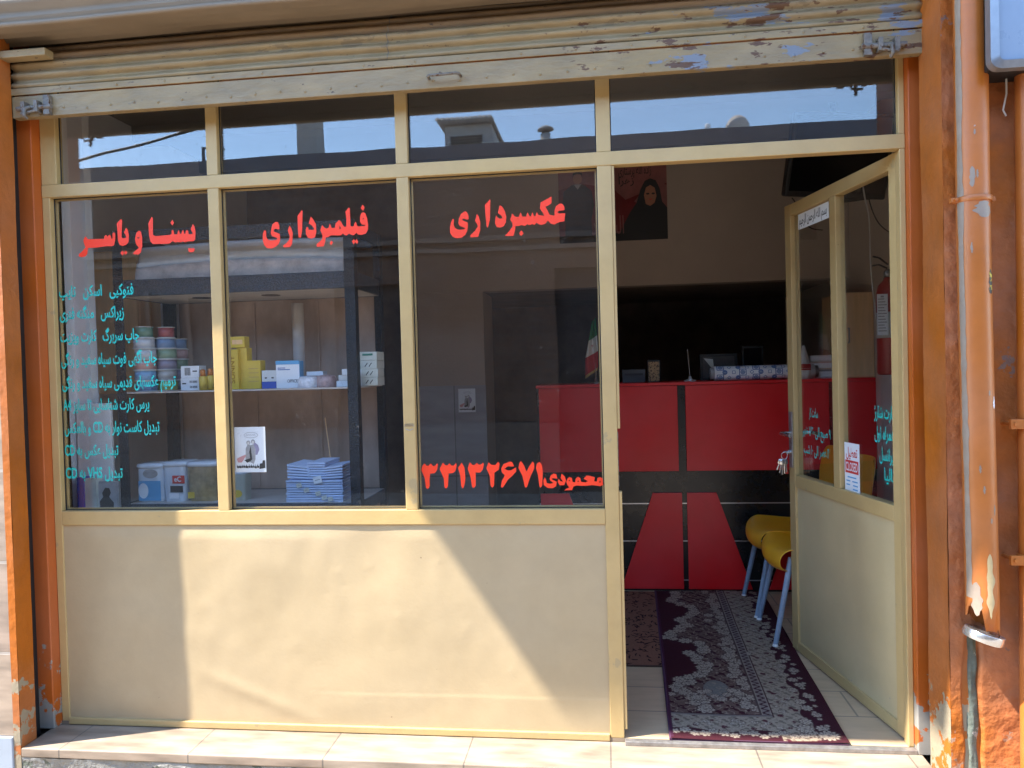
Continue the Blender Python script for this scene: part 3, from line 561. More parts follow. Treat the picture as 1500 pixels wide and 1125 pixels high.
for x0, x1 in ((.49, .842), (.068, .44)):
    m = MB(); m.box(x0, x1, -.024, -.020, .80, 1.948); DP.append(m.build('glass_pane', M['doorglass'], DOOR, local=True))
def dplace(X, Z): return Vector((-X, -.0192, Z))
for s_, a, b_, z in [('ساعت کار', .655, .735, 1.065), ('۹ صبح الی ۱/۳۰ ظهر', .545, .80, .985), ('۴ عصر الی ۱۰ شب', .56, .79, .905)]:
    text(s_, .055, M['teal'], DP[0], -b_, -a, z, place=dplace, bold=.02)
for s_, a, b_, z in [('کارت شارژ', .085, .215, 1.095), ('همراه اول', .088, .215, 1.02), ('ایرانسل', .088, .185, .945), ('تالیا', .088, .155, .875)]:
    text(s_, .062, M['teal'], DP[1], -b_, -a, z, place=dplace, bold=.02)
# lock, lever, latch
m = MB(); m.box(.852, .886, .0005, .006, .83, 1.08); m.build('lock_plate', M['steel'], DOOR, local=True, bevel=.002)
m = MB(); m.tube([(.868, .005, .985), (.868, .045, .985), (.86, .052, .985), (.77, .052, .982)], .008, 10); hd = m.build('handle', M['chrome'], DOOR, local=True); hd['label'] = 'bright lever handle on the outside'
m = MB(); m.tube([(.868, -.041, .985), (.868, -.085, .985), (.86, -.092, .985), (.77, -.092, .982)], .008, 10); m.build('handle', M['chrome'], DOOR, local=True)['label'] = 'bright lever handle on the inside'
m = MB(); m.box(.9005, .922, -.03, -.012, .975, .995); m.build('latch', M['chrome'], DOOR, local=True, bevel=.002)
m = MB(); m.tube([(.868, .004, .90), (.868, .022, .90)], .010, 14); m.build('lock_cylinder', M['chrome'], DOOR, local=True)
for z in (.25, 1.0, 1.75):
    m = MB(); m.tube([(.002, -.004, z-.05), (.002, -.004, z+.05)], .0075, 10); m.build('hinge', M['frame'], DOOR, local=True)
DM = DOOR.matrix_basis.copy() if False else Matrix.Translation((1.0, .017, 0)) @ Matrix.Rotation(math.atan2(.883, -.172), 4, 'Z')
def dw(x, y, z): return DM @ Vector((x, y, z))
kp = dw(.868, .035, .90)
K = thing('key_bunch', 'bunch of keys hanging from the lock of the open door', 'keys', tuple(kp))
m = MB(); m.tube([kp+Vector((.013*math.cos(a), .002, -.016+.016*math.sin(a))) for a in [2*math.pi*i/20 for i in range(21)]], .0015, 6, cap=False); m.build('ring', M['chrome'], K)
m = MB(); m.tube([kp+Vector((.016, .002, 0)), kp+Vector((-.006, 0, 0))], .004, 8); m.build('key', M['chrome'], K)
for i, (dx, ln, cc) in enumerate([(-.022, .062, 'chrome'), (-.010, .07, 'steel'), (.002, .066, 'chrome'), (.012, .06, 'steel'), (-.03, .05, 'chrome')]):
    p = kp+Vector((dx*.4, .002+.003*i, -.032)); q = kp+Vector((dx, .002+.004*i, -.032-ln))
    m = MB(); d = (q-p).normalized(); m.tube([p, p+d*.006, p+d*.022, p+d*.026], .008, 10, ry=.0018, radii=[.004, .010, .010, .004]); m.tube([p+d*.024, q], .0035, 6, ry=.0014); m.build('key', M[cc], K)
m = MB(); m.tube([kp+Vector((.006, .02, -.035)), kp+Vector((.014, .02, -.10))], .007, 8, ry=.002); m.build('key_tag', M['inkred'], K)
# sheets taped to the door glass
def dsheet(name, label, cat, x0, x1, z0, z1, y=-.0188):
    o = thing(name, label, cat, tuple(dw((x0+x1)/2, y, z0)))
    m = MB()
    m.box(x0, x1, y, y+.0012, z0, z1, M=DM); m.build('sheet', M['white'], o); return o
def dpoly(o, name, x0, x1, z0, z1, mt, y=-.0172):
    m = MB(); m.box(x0, x1, y, y+.0003, z0, z1, M=DM); return m.build(name, M[mt], o)
def dwplace(X, Z, y=-.0164): return dw(-X, y, Z)
def dtext(o, s_, size, mt, a, b_, z, rtl=True, y=-.0170, bold=.02, name='lettering'):
    off = o.location.copy()
    return text(s_, size, M[mt], o, -b_, -a, z, place=lambda X, Z: dw(-X, y, Z)-off, rtl=rtl, bold=bold, name=name)
cs = dsheet('closed_sign', 'white sign with red CLOSED panel taped to the open door', 'sign', .322, .432, .79, .985)
dtext(cs, 'تعطیل', .050, 'inkred', .335, .42, .932)
dpoly(cs, 'red_panel', .328, .426, .868, .918, 'inkred'); dtext(cs, 'CLOSED', .048, 'white', .333, .421, .877, rtl=False, y=-.0164, bold=.01)
m = MB()
for i, (a, b_, z) in enumerate([(.345, .41, .850), (.335, .375, .835), (.39, .42, .835), (.335, .37, .82), (.392, .42, .82), (.335, .372, .805)]): m.box(a, b_, -.0172, -.0169, z, z+.005, M=DM)
m.build('small_print', M['lightblue'], cs)
bs = dsheet('prayer_strip', 'white strip with black calligraphy at the top of the door glass', 'sticker', .525, .80, 1.878, 1.944)
dtext(bs, 'بسم الله الرحمن الرحیم', .052, 'inkblack', .54, .79, 1.898, bold=.012)
# ------------------------------------------------------------------ the roller shutter
SH = thing('roller_shutter', 'ribbed cream roller shutter with chipped paint, rolled up above the shopfront', 'shutter', (-.535, -.095, 2.268))
pts = []
z0, pitch = 2.372, .0365
prof = []
for k in range(7):
    for i in range(10):
        t = i/10; zz = z0+(k+t)*pitch
        yy = -.096-.014*math.sin(math.pi*min(1, t/.72))**.8 if t < .72 else -.098+.004*math.sin(math.pi*(t-.72)/.28)
        if zz > z0+2.9*pitch: yy += 1.1*(zz-z0-2.9*pitch)**1.12
        prof.append((yy, zz))
P = []
for (yy, zz) in prof:
    row = []
    for j in range(121):
        x = -2.112+3.148*j/120
        row.append((x, yy+.0035*mnoise.noise((x*2.3, zz*9, 1))+.0018*mnoise.noise((x*9, zz*30, 3)), zz+.003*mnoise.noise((x*1.3, zz*4, 6))))
    P.append(row)
m = MB(); kb = 29; m.grid(P[:kb]); m.grid(P[kb-1:], 1); m.build('curtain', [M['shutter'], M['shuttershade']], SH, solid=.0015)
m = MB(); sx = at(566, 60, -.11).x; m.grid([[(sx+.004*mnoise.noise((zz*30, 1, 1)), yy-.0022, zz), (sx+.0035+.004*mnoise.noise((zz*30, 1, 1)), yy-.0022, zz)] for yy, zz in prof[2:60]]); m.build('seam', M['rustysteel'], SH)
m = MB()
m.box(-2.112, 1.036, -.106, -.100, 2.268, 2.345)
m.box(-2.112, 1.036, -.112, -.1065, 2.348, 2.372); m.box(-2.112, 1.036, -.1, -.075, 2.268, 2.272)
for k in range(34):
    x = -2.0+.091*k
    m.lathe([(0, .003), (.0035, .0022), (.0055, 0)], (x, -.1062, 2.292+.004*math.sin(k*2.1)), 10, M=Matrix.Rotation(R(90), 4, 'X'))
    if k % 2: m.lathe([(0, .003), (.0035, .0022), (.005, 0)], (x+.03, -.1122, 2.36), 10, M=Matrix.Rotation(R(90), 4, 'X'))
m.build('bottom_bar', M['shutter'], SH, bevel=.0015)
m = MB(); hx = at(652, 120, -.106)
m.tube([(hx.x-.055, -.106, 2.300), (hx.x-.053, -.135, 2.298), (hx.x-.045, -.142, 2.298), (hx.x+.045, -.142, 2.300), (hx.x+.053, -.135, 2.300), (hx.x+.055, -.106, 2.302)], .005, 8)
m.build('handle', M['rustysteel'], SH)
def bolt(x, sgn, lab):
    m = MB()
    m.box(x-.012, x+.012, -.124, -.1065, 2.268, 2.338)
    m.tube([(x-sgn*.02, -.122, 2.296), (x+sgn*.115, -.122, 2.294)], .0085, 10)
    m.box(x+sgn*.035-.007, x+sgn*.035+.007, -.134, -.1065, 2.276, 2.318); m.box(x+sgn*.085-.008, x+sgn*.085+.008, -.134, -.1065, 2.274, 2.316)
    m.tube([(x+sgn*.06, -.122, 2.298), (x+sgn*.062, -.150, 2.282), (x+sgn*.064, -.152, 2.258), (x+sgn*.060, -.142, 2.25)], .006, 8)
    m.tube([(x+sgn*.030, -.126, 2.285), (x+sgn*.05, -.145, 2.272), (x+sgn*.085, -.140, 2.268)], .005, 7)
    m.build('slide_bolt', M['rustysteel'], SH, bevel=.001)['label'] = lab
bolt(-1.965, -1, 'rusty slide bolt at the left end'); bolt(.862, 1, 'rusty slide bolt at the right end')
for x0, x1 in ((-2.199, -2.196), (1.098, 1.0985)):
    pass
m = MB(); m.box(-2.199, -2.150, -.111, -.0435, -.16, 2.60); m.build('guide_rail', M['black'], SH)
m = MB(); m.box(1.055, 1.099, -.0805, -.031, -.16, 2.60); m.build('guide_rail', M['black'], SH)
HB = thing('shutter_housing', 'dusty metal housing of the roller shutter above the left pillar', 'shutter box', (-.6, -.25, 2.50))
P = []
hp = [(-.06, 2.515), (-.085, 2.503), (-.105, 2.520), (-.125, 2.500), (-.145, 2.517), (-.165, 2.498), (-.185, 2.515), (-.205, 2.496), (-.222, 2.512), (-.245, 2.496), (-.252, 2.508), (-.244, 2.516), (-.256, 2.524), (-.248, 2.535), (-.250, 2.548), (-.272, 2.562), (-.274, 2.592), (-.254, 2.602), (-.256, 2.612), (-.276, 2.622), (-.262, 2.65), (-.20, 2.75)]
for (yy, zz) in hp:
    P.append([(-2.6+3.63*j/90, yy+.003*mnoise.noise((j*.12, zz*8, 2)), zz+.030+.012*j/90+.004*mnoise.noise((j*.08, 2, 5))) for j in range(91)])
m = MB(); m.grid(P, flip=True); m.build('cover', M['housing'], HB, solid=.002)
m = MB(); m.tube([(-2.1, -.05, 2.62), (1.03, -.05, 2.62)], .06, 16); m.build('roll', M['black'], HB)
m = MB(); m.box(-2.11, -1.93, -.165, -.12, 2.462, 2.488); m.build('bracket', M['shutter'], HB, bevel=.002)

# ------------------------------------------------------------------ pipes on the right
DPp = thing('drainpipe', 'fat orange drainpipe with a broken foot and a loose clamp', 'drainpipe', (1.10, -.29, .50))
PPX = lambda z: 1.0885+.0055*(2.3-z)
pts = [(PPX(z)+.002*math.sin(z*3), -.292, z) for z in [.60+.1*i for i in range(40)]]
m = MB(); m.tube(pts, .0425, 28, cap=False)
# ragged foot
n = 28; rag = []
ctr = Vector(pts[0])
for j in range(n):
    a = 2*math.pi*j/n; rag.append(j)
ringtop = m.v[0:n]
low = []
for j, p in enumerate(ringtop):
    q = Vector(p); t = (q.x-ctr.x)/.0425
    z = .512-.018*t + .022*mnoise.noise((j*.55, 2, 7)) + (.045 if t < -.35 else 0)*(1 if q.y < ctr.y else .3)
    low.append((q.x, q.y, z))
k0 = len(m.v); m.v += low
for j in range(n): m.f.append((k0+j, k0+(j+1) % n, (j+1) % n, j)); m.m.append(0); m.s.append(True)
m.build('pipe', M['pipe'], DPp, solid=.003)
def clamp(x, y, z, r, mt, tilt=0, ears=True, w=.008, name='clamp'):
    m = MB(); Mx = Matrix.Rotation(tilt, 4, 'Y')
    m.lathe([(r, -w), (r+.004, -w), (r+.005, 0), (r+.004, w), (r, w)], (x, y, z), 28, M=Mx)
    if ears:
        m.box(x-r-.022, x-r-.002, y-.012, y+.006, z-.007, z+.007); m.tube([(x-r-.012, y-.022, z), (x-r-.012, y+.014, z)], .004, 8)
        m.box(x+r+.001, x+r+.014, y-.006, y+.05, z-.007, z+.007)
    return m.build(name, mt, DPp, bevel=.001)
cz = at(1430, 292, -.30).z
clamp(PPX(cz), -.292, cz, .0435, M['pipe'])['label'] = 'orange painted clamp'
clamp(PPX(.49)+.004, -.292, .482, .050, M['chrome'], R(17), ears=False, w=.013)['label'] = 'bright steel clamp hanging loose at the foot'
# bare grey seam along the left of the pipe
m = MB()
P = []
for i in range(160):
    z = .60+1.95*i/159
    w = .10+.05*mnoise.noise((z*6, 1, 1))+.03*mnoise.noise((z*30, 4, 1))
    row = []
    for j in range(5):
        a = R(206)-.12+w*(j-2)*1.2
        row.append((PPX(z)+.002*math.sin(z*3)+.0446*math.cos(a), -.292+.0446*math.sin(a), z))
    P.append(row)
m.grid(P); m.build('bare_seam', mat('bare_pvc', (.27, .21, .16), .5, var=(30, .12)), DPp)
def patch(name, ac, zc, hw, hh, mt, seed):
    P = []
    for i in range(26):
        t = -1+2*i/25; z = zc+hh*t
        w0 = hw*max(0.02, (1-t*t)**.5*(1+.8*mnoise.noise((t*3, seed, 1)))); w1 = hw*max(0.02, (1-t*t)**.5*(1+.8*mnoise.noise((t*3, seed, 9))))
        P.append([(PPX(z)+.002*math.sin(z*3)+.0446*math.cos(ac-w0+(w0+w1)*j/5), -.292+.0446*math.sin(ac-w0+(w0+w1)*j/5), z) for j in range(6)])
    m = MB(); m.grid(P); return m.build(name, mt, DPp)
bare = bpy.data.materials['bare_pvc']
ocre = mat('old_cream_paint', (.40, .31, .16), .6, var=(30, .12))
patch('paint_patch', R(275), .64, .22, .095, ocre, 3.1)
patch('paint_patch', R(285), cz-.035, .55, .024, bare, 6.2)
patch('paint_patch', R(245), cz+.06, .16, .03, bare, 8.2); patch('paint_patch', R(228), .60, .3, .05, bare, 1.7)
for i, (a, z) in enumerate([(255, 1.95), (262, 1.83), (240, 1.62), (290, 1.2), (262, .92), (300, .86), (285, .83), (250, .98)]): patch('paint_patch', R(a), z, .06, .008+.004*(i % 3), bare, i*3.3)
sk = at(1447, 412, -.335)
patch('sticker', R(312), sk.z, .22, .036, mat('black_yellow_print', (.03, .03, .03), .5, chips=[((.55, .42, .05), 120, .52, None, 0, 0)]), .4)
patch('sticker', R(314), at(1452, 590, -.33).z, .10, .018, M['white'], 2.4)
P2 = thing('thin_pipe', 'thin orange pipe held by strap brackets at the right edge', 'pipe', (1.245, -.285, -.17))
m = MB(); m.tube([(1.247-.004*(2-z), -.285, z) for z in [-.17+.12*i for i in range(24)]], .034, 22); m.build('pipe', M['pipe'], P2)
for py in (621, 820):
    q = at(1490, py, -.30); m = MB()
    m.box(q.x-.022, 1.21+.004, -.312, -.300, q.z-.014, q.z+.014); m.lathe([(.0345, -.013), (.038, -.013), (.038, .013), (.0345, .013)], (1.242, -.285, q.z), 24)
    m.tube([(q.x-.010, -.318, q.z), (q.x-.010, -.235, q.z)], .006, 8); m.build('strap_bracket', M['pipe'], P2, bevel=.001)
# pale box high on the right
bp = at(1453, 100, -.40)
WB = thing('wall_box', 'pale blue box with a silver rounded frame high on the right wall', 'box sign', (bp.x+.3, -.32, bp.z))
def rrect(x0, x1, z0, z1, r, n=6):
    o = []
    for cx, cz_, a0 in ((x1-r, z1-r, 0), (x0+r, z1-r, 90), (x0+r, z0+r, 180), (x1-r, z0+r, 270)):
        for i in range(n+1): a = R(a0+90*i/n); o.append((cx+r*math.cos(a), cz_+r*math.sin(a)))
    return o
a = rrect(bp.x, bp.x+.62, bp.z, bp.z+.8, .03); c = rrect(bp.x+.020, bp.x+.60, bp.z+.020, bp.z+.78, .016)
m = MB(); nA = len(a)
vs_ = [(x, -.365, z) for x, z in a]+[(x, -.395, z) for x, z in a]+[(x, -.402, z) for x, z in c]+[(x, -.392, z) for x, z in c]
m.add(vs_, [(k*nA+i, k*nA+(i+1) % nA, (k+1)*nA+(i+1) % nA, (k+1)*nA+i) for k in range(3) for i in range(nA)])
m.build('frame', M['meterframe'], WB)
m = MB(); m.prism(rrect(bp.x+.0205, bp.x+.5995, bp.z+.0205, bp.z+.7795, .016), -.394, -.30); m.build('face', M['meter'], WB)
m = MB(); m.box(bp.x+.012, bp.x+.608, -.364, -.24, bp.z+.012, bp.z+.788); m.build('back', M['black'], WB)
m = MB()
for dx in (.10, .16): m.tube([(bp.x+dx, -.27, bp.z+.03), (bp.x+dx+.004, -.262, bp.z-.03), (bp.x+dx-.004, -.258, bp.z-.075), (bp.x+dx+.008, -.25, bp.z-.09)], .003, 6)
m.build('wire', M['cable'], WB)

# ------------------------------------------------------------------ the far side of the street (seen in the panes)
OB = thing('opposite_building', 'low brown brick building across the street, mirrored in the panes', 'building', (-1.5, -6.2, -.17))
m = MB(); m.box(-16, -3.2, -12, -6.2, -.17, 3.72); m.box(-2.25, -.55, -12, -6.2, -.17, 3.72); m.box(.95, 14, -12, -6.2, -.17, 3.72)
m.box(-3.2, -2.25, -12, -6.2, 2.35, 3.72); m.box(-.55, .95, -12, -6.2, 2.45, 3.72); m.box(-3.2, -2.25, -12, -6.35, -.17, 2.35); m.box(-.55, .95, -12, -6.35, -.17, 2.45)
m.build('wall', M['oppbrick'], OB)
m = MB(); m.box(-16, 14, -12, -6.12, 3.72, 3.92); m.build('roof', M['oppfascia'], OB)
m = MB(); m.box(-16, 14, -6.2, -6.13, 2.80, 2.86); m.box(-16, 14, -6.2, -6.15, 2.68, 2.73); m.build('ledge', M['oppledge'], OB)
m = MB(); m.box(-16, -3.2, -6.2, -6.16, -.17, .65); m.box(-2.25, -.55, -6.2, -6.16, -.17, .65); m.box(.95, 14, -6.2, -6.16, -.17, .65); m.build('base', M['oppledge'], OB)
m = MB(); m.box(-3.2, -2.25, -6.349, -6.30, -.17, 2.35); d_ = m.build('door', M['oppdark'], OB)
m = MB(); m.box(-2.36, -2.33, -6.30, -6.24, .85, 1.0); m.build('handle', M['steel'], d_)
m = MB(); m.box(-.55, .95, -6.349, -6.30, -.17, 2.45); d_ = m.build('door', M['oppdark'], OB)
m = MB(); m.box(.17, .20, -6.30, -6.28, -.17, 2.45); m.build('meeting_rail', M['steel'], d_)
for x in (-5.6, 2.3):
    m = MB(); m.box(x, x+1.1, -6.199, -6.17, 1.15, 2.35); w_ = m.build('window', M['oppdark'], OB)
    m = MB()
    for k in range(3): m.box(x+k*.53, x+k*.53+.05, -6.169, -6.14, 1.15, 2.35)
    m.build('frame', M['oppledge'], w_)
m = MB(); m.box(-3.69, -3.45, -6.7, -6.4, 3.92, 5.2); m.build('chimney', M['oppgrey'], OB)
CO = thing('roof_cooler', 'grey louvred air cooler on the opposite roof, mirrored in the third top pane', 'air cooler', (-1.55, -6.8, 3.92))
m = MB(); m.prism([(-1.88, 3.92), (-1.22, 3.92), (-1.26, 4.27), (-1.87, 4.27)], -7.3, -6.5); m.build('cabinet', M['oppgrey'], CO)
m = MB()
for k in range(6): m.box(-1.80, -1.38, -6.52, -6.485, 3.955+.032*k, 3.975+.032*k)
m.build('louvre', M['oppdark'], CO)
P = [[(-1.95+.72*j/60, y, 4.30+.014*math.sin(j*1.25)) for j in range(61)] for y in (-7.4, -6.42)]
m = MB(); m.grid(P); m.build('corrugated_top', M['oppgrey'], CO, solid=.05)
VC = thing('roof_vent', 'round capped flue on the opposite roof, mirrored in the third top pane', 'flue', (-.64, -6.5, 3.92))
m = MB(); m.lathe([(.062, 3.92), (.062, 4.10)], (-.64, -6.5, 0), 20); m.build('flue', M['oppgrey'], VC)
m = MB(); m.lathe([(.045, 4.10), (.045, 4.15)], (-.64, -6.5, 0), 16); m.build('neck', M['oppdark'], VC)
m = MB(); m.lathe([(.06, 4.135), (.105, 4.145), (.09, 4.17), (.04, 4.195), (0.001, 4.20)], (-.64, -6.5, 0), 24); m.build('cap', M['oppgrey'], VC)
SD = thing('satellite_dish', 'weathered satellite dish on the opposite roof, mirrored in the right top pane', 'satellite dish', (1.62, -6.6, 3.92))
Mx = Matrix.Translation((1.62, -6.6, 4.0)) @ Matrix.Rotation(R(70), 4, 'X') @ Matrix.Rotation(R(-28), 4, 'Y')
m = MB(); m.lathe([(.001, -.06), (.08, -.05), (.14, -.025), (.18, 0)], (0, 0, 0), 24, M=Mx); m.build('dish', M['dishm'], SD, solid=.006)
m = MB(); m.tube([Mx @ Vector((-.16, 0, 0)), Vector((1.25, -6.35, 3.99))], .008, 6); m.tube([Mx @ Vector((0, -.15, 0)), Vector((1.25, -6.35, 3.99))], .008, 6); m.build('arm', M['steel'], SD)
m = MB(); m.lathe([(.02, -.03), (.032, -.01), (.032, .03), (.015, .045)], (1.25, -6.35, 3.99), 12); m.build('receiver', M['white'], SD)
m = MB(); m.tube([(1.62, -6.68, 3.92), (1.62, -6.65, 4.0)], .02, 8); m.build('stand', M['steel'], SD)
m = MB(); m.tube([(1.18, -6.35, 3.92), (1.25, -6.35, 3.98), (1.32, -6.35, 3.92)], .007, 6); m.build('trestle', M['steel'], SD)
LP = thing('street_lamp', 'slim street lamp beyond the opposite roof, mirrored in the left top pane', 'street lamp', (-5.9, -8.2, -.17))
m = MB(); m.tube([(-5.9, -8.2, -.17), (-5.88, -8.2, 4.75)], .03, 8, radii=[.06, .025]); m.build('pole', M['oppfascia'], LP)
m = MB(); m.tube([(-5.88, -8.2, 4.74), (-5.6, -8.2, 4.72), (-5.55, -8.2, 4.70)], .045, 10, ry=.025, radii=[.02, .06, .03]); m.build('lamp_head', M['oppfascia'], LP)
OC = thing('overhead_cable', 'black cable crossing the sky, mirrored in the left top pane', 'cable', (-8, -6.0, 3.6))
m = MB(); m.tube([(-9, -6.0, 3.45), (-7.5, -6.0, 3.76), (-6.2, -6.0, 4.0), (-4.7, -6.0, 4.29), (-2, -6, 4.95), (2, -6, 6.2)], .018, 8); m.build('cable', M['rubber'], OC)
# ------------------------------------------------------------------ the counter and what stands on it
CT = thing('counter', 'black reception counter with red panels and silver strips', 'counter', (.55, 1.95, 0))
CY, CX0 = 1.771, -.390
m = MB(); m.box(CX0, 1.497, CY+.012, CY+.06, .012, 1.185); m.box(CX0, CX0+.03, CY+.06, 2.19, .012, 1.185); m.build('carcass', M['counterblack'], CT)
m = MB(); m.box(CX0-.003, 1.498, CY+.004, 2.17, 1.185, 1.203); m.build('top', M['counterred'], CT, bevel=.002)
gaps = [-.393, .445, 1.275]; GW = .028
zr0, zr1 = at(997, 690, CY).z, 1.1835
for k in range(2):
    m = MB(); m.box(gaps[k]+GW*.6, gaps[k+1]-GW, CY, CY+.012, zr0, zr1); m.build('upper_panel', M['counterred'], CT, bevel=.0015)
m = MB(); m.box(gaps[2]+GW*.6, 1.497, CY, CY+.012, zr0, zr1); m.build('upper_panel', M['counterred'], CT, bevel=.0015)
zt = at(997, 722, CY).z; zb = .016
for gx in gaps:
    m = MB(); m.prism([(gx+GW*.5, zt), (gx+GW*.5+.165, zt), (gx+GW*.5+.355, zb), (gx+GW*.5, zb)] if gx < 1.2 else [(gx+GW*.5, zt), (gx+.165, zt), (1.495, .35), (1.495, zb), (gx+GW*.5, zb)], CY, CY+.0115); m.build('lower_panel', M['counterred'], CT, bevel=.0015)
    if gx > 0:
        m = MB(); m.prism([(gx-GW*.5, zt), (gx-GW*.5-.165, zt), (gx-GW*.5-.355, zb), (gx-GW*.5, zb)], CY, CY+.0115); m.build('lower_panel', M['counterred'], CT, bevel=.0015)
for py in (738, 793, 850):
    z = at(950, py, CY).z; m = MB(); m.box(CX0+.002, 1.496, CY+.0085, CY+.0119, z-.0028, z+.0028); m.build('silver_strip', M['silver'], CT)
m = MB(); m.box(CX0+.01, 1.496, CY+.02, CY+.055, 0, .012); m.build('kick_board', M['black'], CT)
TOPZ = 1.203
# paper roll
RL = thing('paper_roll', 'white wrapping roll printed with blue squares and circles lying on the counter', 'roll', (.86, 1.86, TOPZ))
rx0, rx1 = at(1046, 548, 1.86).x, at(1192, 548, 1.86).x; rr = .042; rz = TOPZ+rr
m = MB(); Mx = Matrix.Rotation(R(90), 4, 'Y')
m.lathe([(.030, rx0-.022), (.034, rx0-.0215), (.034, rx1+.02), (.030, rx1+.021)], (0, 1.86, rz), 24, M=Mx); m.build('core', M['grey'], RL)
m = MB(); m.lathe([(.0345, rx0), (rr, rx0), (rr, rx1), (.0345, rx1)], (0, 1.86, rz), 28, M=Mx); rol = m.build('wrap', M['white'], RL)
m = MB()
def onroll(x, a): return (x, 1.86-(rr+.0006)*math.cos(a), rz+(rr+.0006)*math.sin(a))
def rstroke(pts, w=.0022):
    for (x0, a0), (x1, a1) in zip(pts[:-1], pts[1:]):
        n_ = 4
        d = Vector((x1-x0, (a1-a0)*rr)); l = d.length or 1; nx, na = -d.y/l*w, d.x/l*w/rr
        P = [[onroll(x0+(x1-x0)*i/n_+s_*nx, a0+(a1-a0)*i/n_+s_*na) for s_ in (-1, 1)] for i in range(n_+1)]
        m.grid(P)
for i in range(9):
    for j in range(4):
        x = rx0+.03+.05*i+(.025 if j % 2 else 0); a = -.6+.75*j
        if x > rx1-.03: continue
        k = (i+j*2) % 4
        if k == 0:
            rstroke([(x-.018, a-.42), (x+.018, a-.42), (x+.018, a+.42), (x-.018, a+.42), (x-.018, a-.42)])
            rstroke([(x+.011*math.cos(t), a+.26*math.sin(t)) for t in [2*math.pi*q/14 for q in range(15)]]); rstroke([(x+.005*math.cos(t), a+.11*math.sin(t)) for t in [2*math.pi*q/10 for q in range(11)]])
        elif k == 1: rstroke([(x-.010, a), (x, a+.25), (x+.010, a), (x, a-.25), (x-.010, a)], .0014)
        elif k == 2: rstroke([(x+.012*math.cos(t), a+.28*math.sin(t)) for t in [2*math.pi*q/14 for q in range(15)]]); rstroke([(x+.006*math.cos(t), a+.14*math.sin(t)) for t in [2*math.pi*q/12 for q in range(13)]], .003)
        else: rstroke([(x-.008, a-.2), (x+.008, a-.2), (x+.008, a+.2), (x-.008, a+.2), (x-.008, a-.2)], .0012)
m.build('print', M['inkblue'], rol)
# national flag on a little stand
fb = at(873, 558, 1.90)
FL = thing('table_flag', 'small green, white and red table flag with gold fringe on the counter', 'flag', (fb.x, 1.90, TOPZ))
m = MB(); m.lathe([(.045, 0), (.045, .006), (.012, .014), (.008, .03)], (fb.x, 1.90, TOPZ), 20); m.build('base', M['chrome'], FL)
ftop = at(870, 468, 1.90)
m = MB(); m.tube([(fb.x, 1.90, TOPZ+.02), (fb.x+.004, 1.90, ftop.z)], .003, 8); m.build('pole', M['chrome'], FL)
def fcell(u, v):   # u down the hanging cloth 0..1, v across 0..1
    z = ftop.z-.01-.31*u-.03*v*u; w = .022+.055*min(1, u*1.5)
    return (fb.x+.004-.0-.010*u-(w)*(v-.25)*(1), 1.895-.018*math.sin(v*7+u*3)-.01*u, z+.02*(1-v))
for nm, u0, u1 in (('flag_green', 0, .34), ('flag_white', .34, .64), ('flag_red', .64, .95), ('gold', .95, 1.0)):
    m = MB(); m.grid([[fcell(u0+(u1-u0)*i/8, j/12) for j in range(13)] for i in range(9)]); m.build({'flag_green': 'green_band', 'flag_white': 'white_band', 'flag_red': 'red_band', 'gold': 'fringe'}[nm], M[nm.replace('_', '')], FL, solid=.0012)
e = fcell(.49, .5); m = MB(); m.tube([(e[0]-.006, e[1]-.006, e[2]), (e[0]-.003, e[1]-.006, e[2]+.010), (e[0], e[1]-.006, e[2]-.008), (e[0]+.003, e[1]-.006, e[2]+.010), (e[0]+.006, e[1]-.006, e[2])], .0016, 5); m.build('emblem', M['flagred'], FL)
def small_box(name, label, cat, px0, px1, py0, py1, y, depth, mt, group=None, bev=.0015, rz=0):
    a = at(px0, py1, y); b_ = at(px1, py0, y)
    o = thing(name, label, cat, ((a.x+b_.x)/2, y+depth/2, a.z), group)
    m = MB(); m.box(-(b_.x-a.x)/2, (b_.x-a.x)/2, -depth/2, depth/2, 0, b_.z-a.z)
    if rz: o.rotation_euler = (0, 0, rz)
    m.build('body', mt, o, bevel=bev, local=True); o['wd'] = b_.x-a.x; o['ht'] = b_.z-a.z; o['dp'] = depth
    return o
def onface(o, name, u0, u1, v0, v1, mt, lift=.0006):
    """a printed patch on the front of a small box, in fractions of its face"""
    w, h, d = o['wd'], o['ht'], o['dp']
    m = MB(); m.box(-w/2+w*u0, -w/2+w*u1, -d/2-lift, -d/2+.0004, h*v0, h*v1); return m.build(name, mt, o, local=True)
def sit(o, z): o.location.z = z
o = small_box('desk_tray', 'dark grey tray box on the counter beside the doorway post', 'tray', 912, 945, 541, 561, 1.95, .12, mat('dark_grey_tray', (.07, .075, .08), .5)); sit(o, TOPZ); onface(o, 'slot', .1, .9, .55, .7, M['black'])
o = small_box('gold_plaque', 'small black plaque with golden filigree standing on the counter', 'plaque', 949, 967, 528, 561, 1.93, .02, M['black']); sit(o, TOPZ); onface(o, 'filigree', .08, .92, .05, .92, mat('gold_filigree', (.42, .27, .12), .5, chips=[((.06, .03, .02), 110, .52, None, 0, 0)]))
q = at(1011, 560, 1.92)
o = thing('pen_stand', 'white pen holder with one upright pen on the counter', 'pen stand', (q.x, 1.92, TOPZ))
m = MB(); m.lathe([(.035, 0), (.036, .008), (.012, .014), (.006, .03)], (q.x, 1.92, TOPZ), 18); m.build('base', M['whiteplastic'], o)
m = MB(); m.tube([(q.x, 1.92, TOPZ+.02), (q.x-.012, 1.92, TOPZ+.19)], .0028, 8, radii=[.0035, .0015]); m.build('pen', M['chrome'], o)
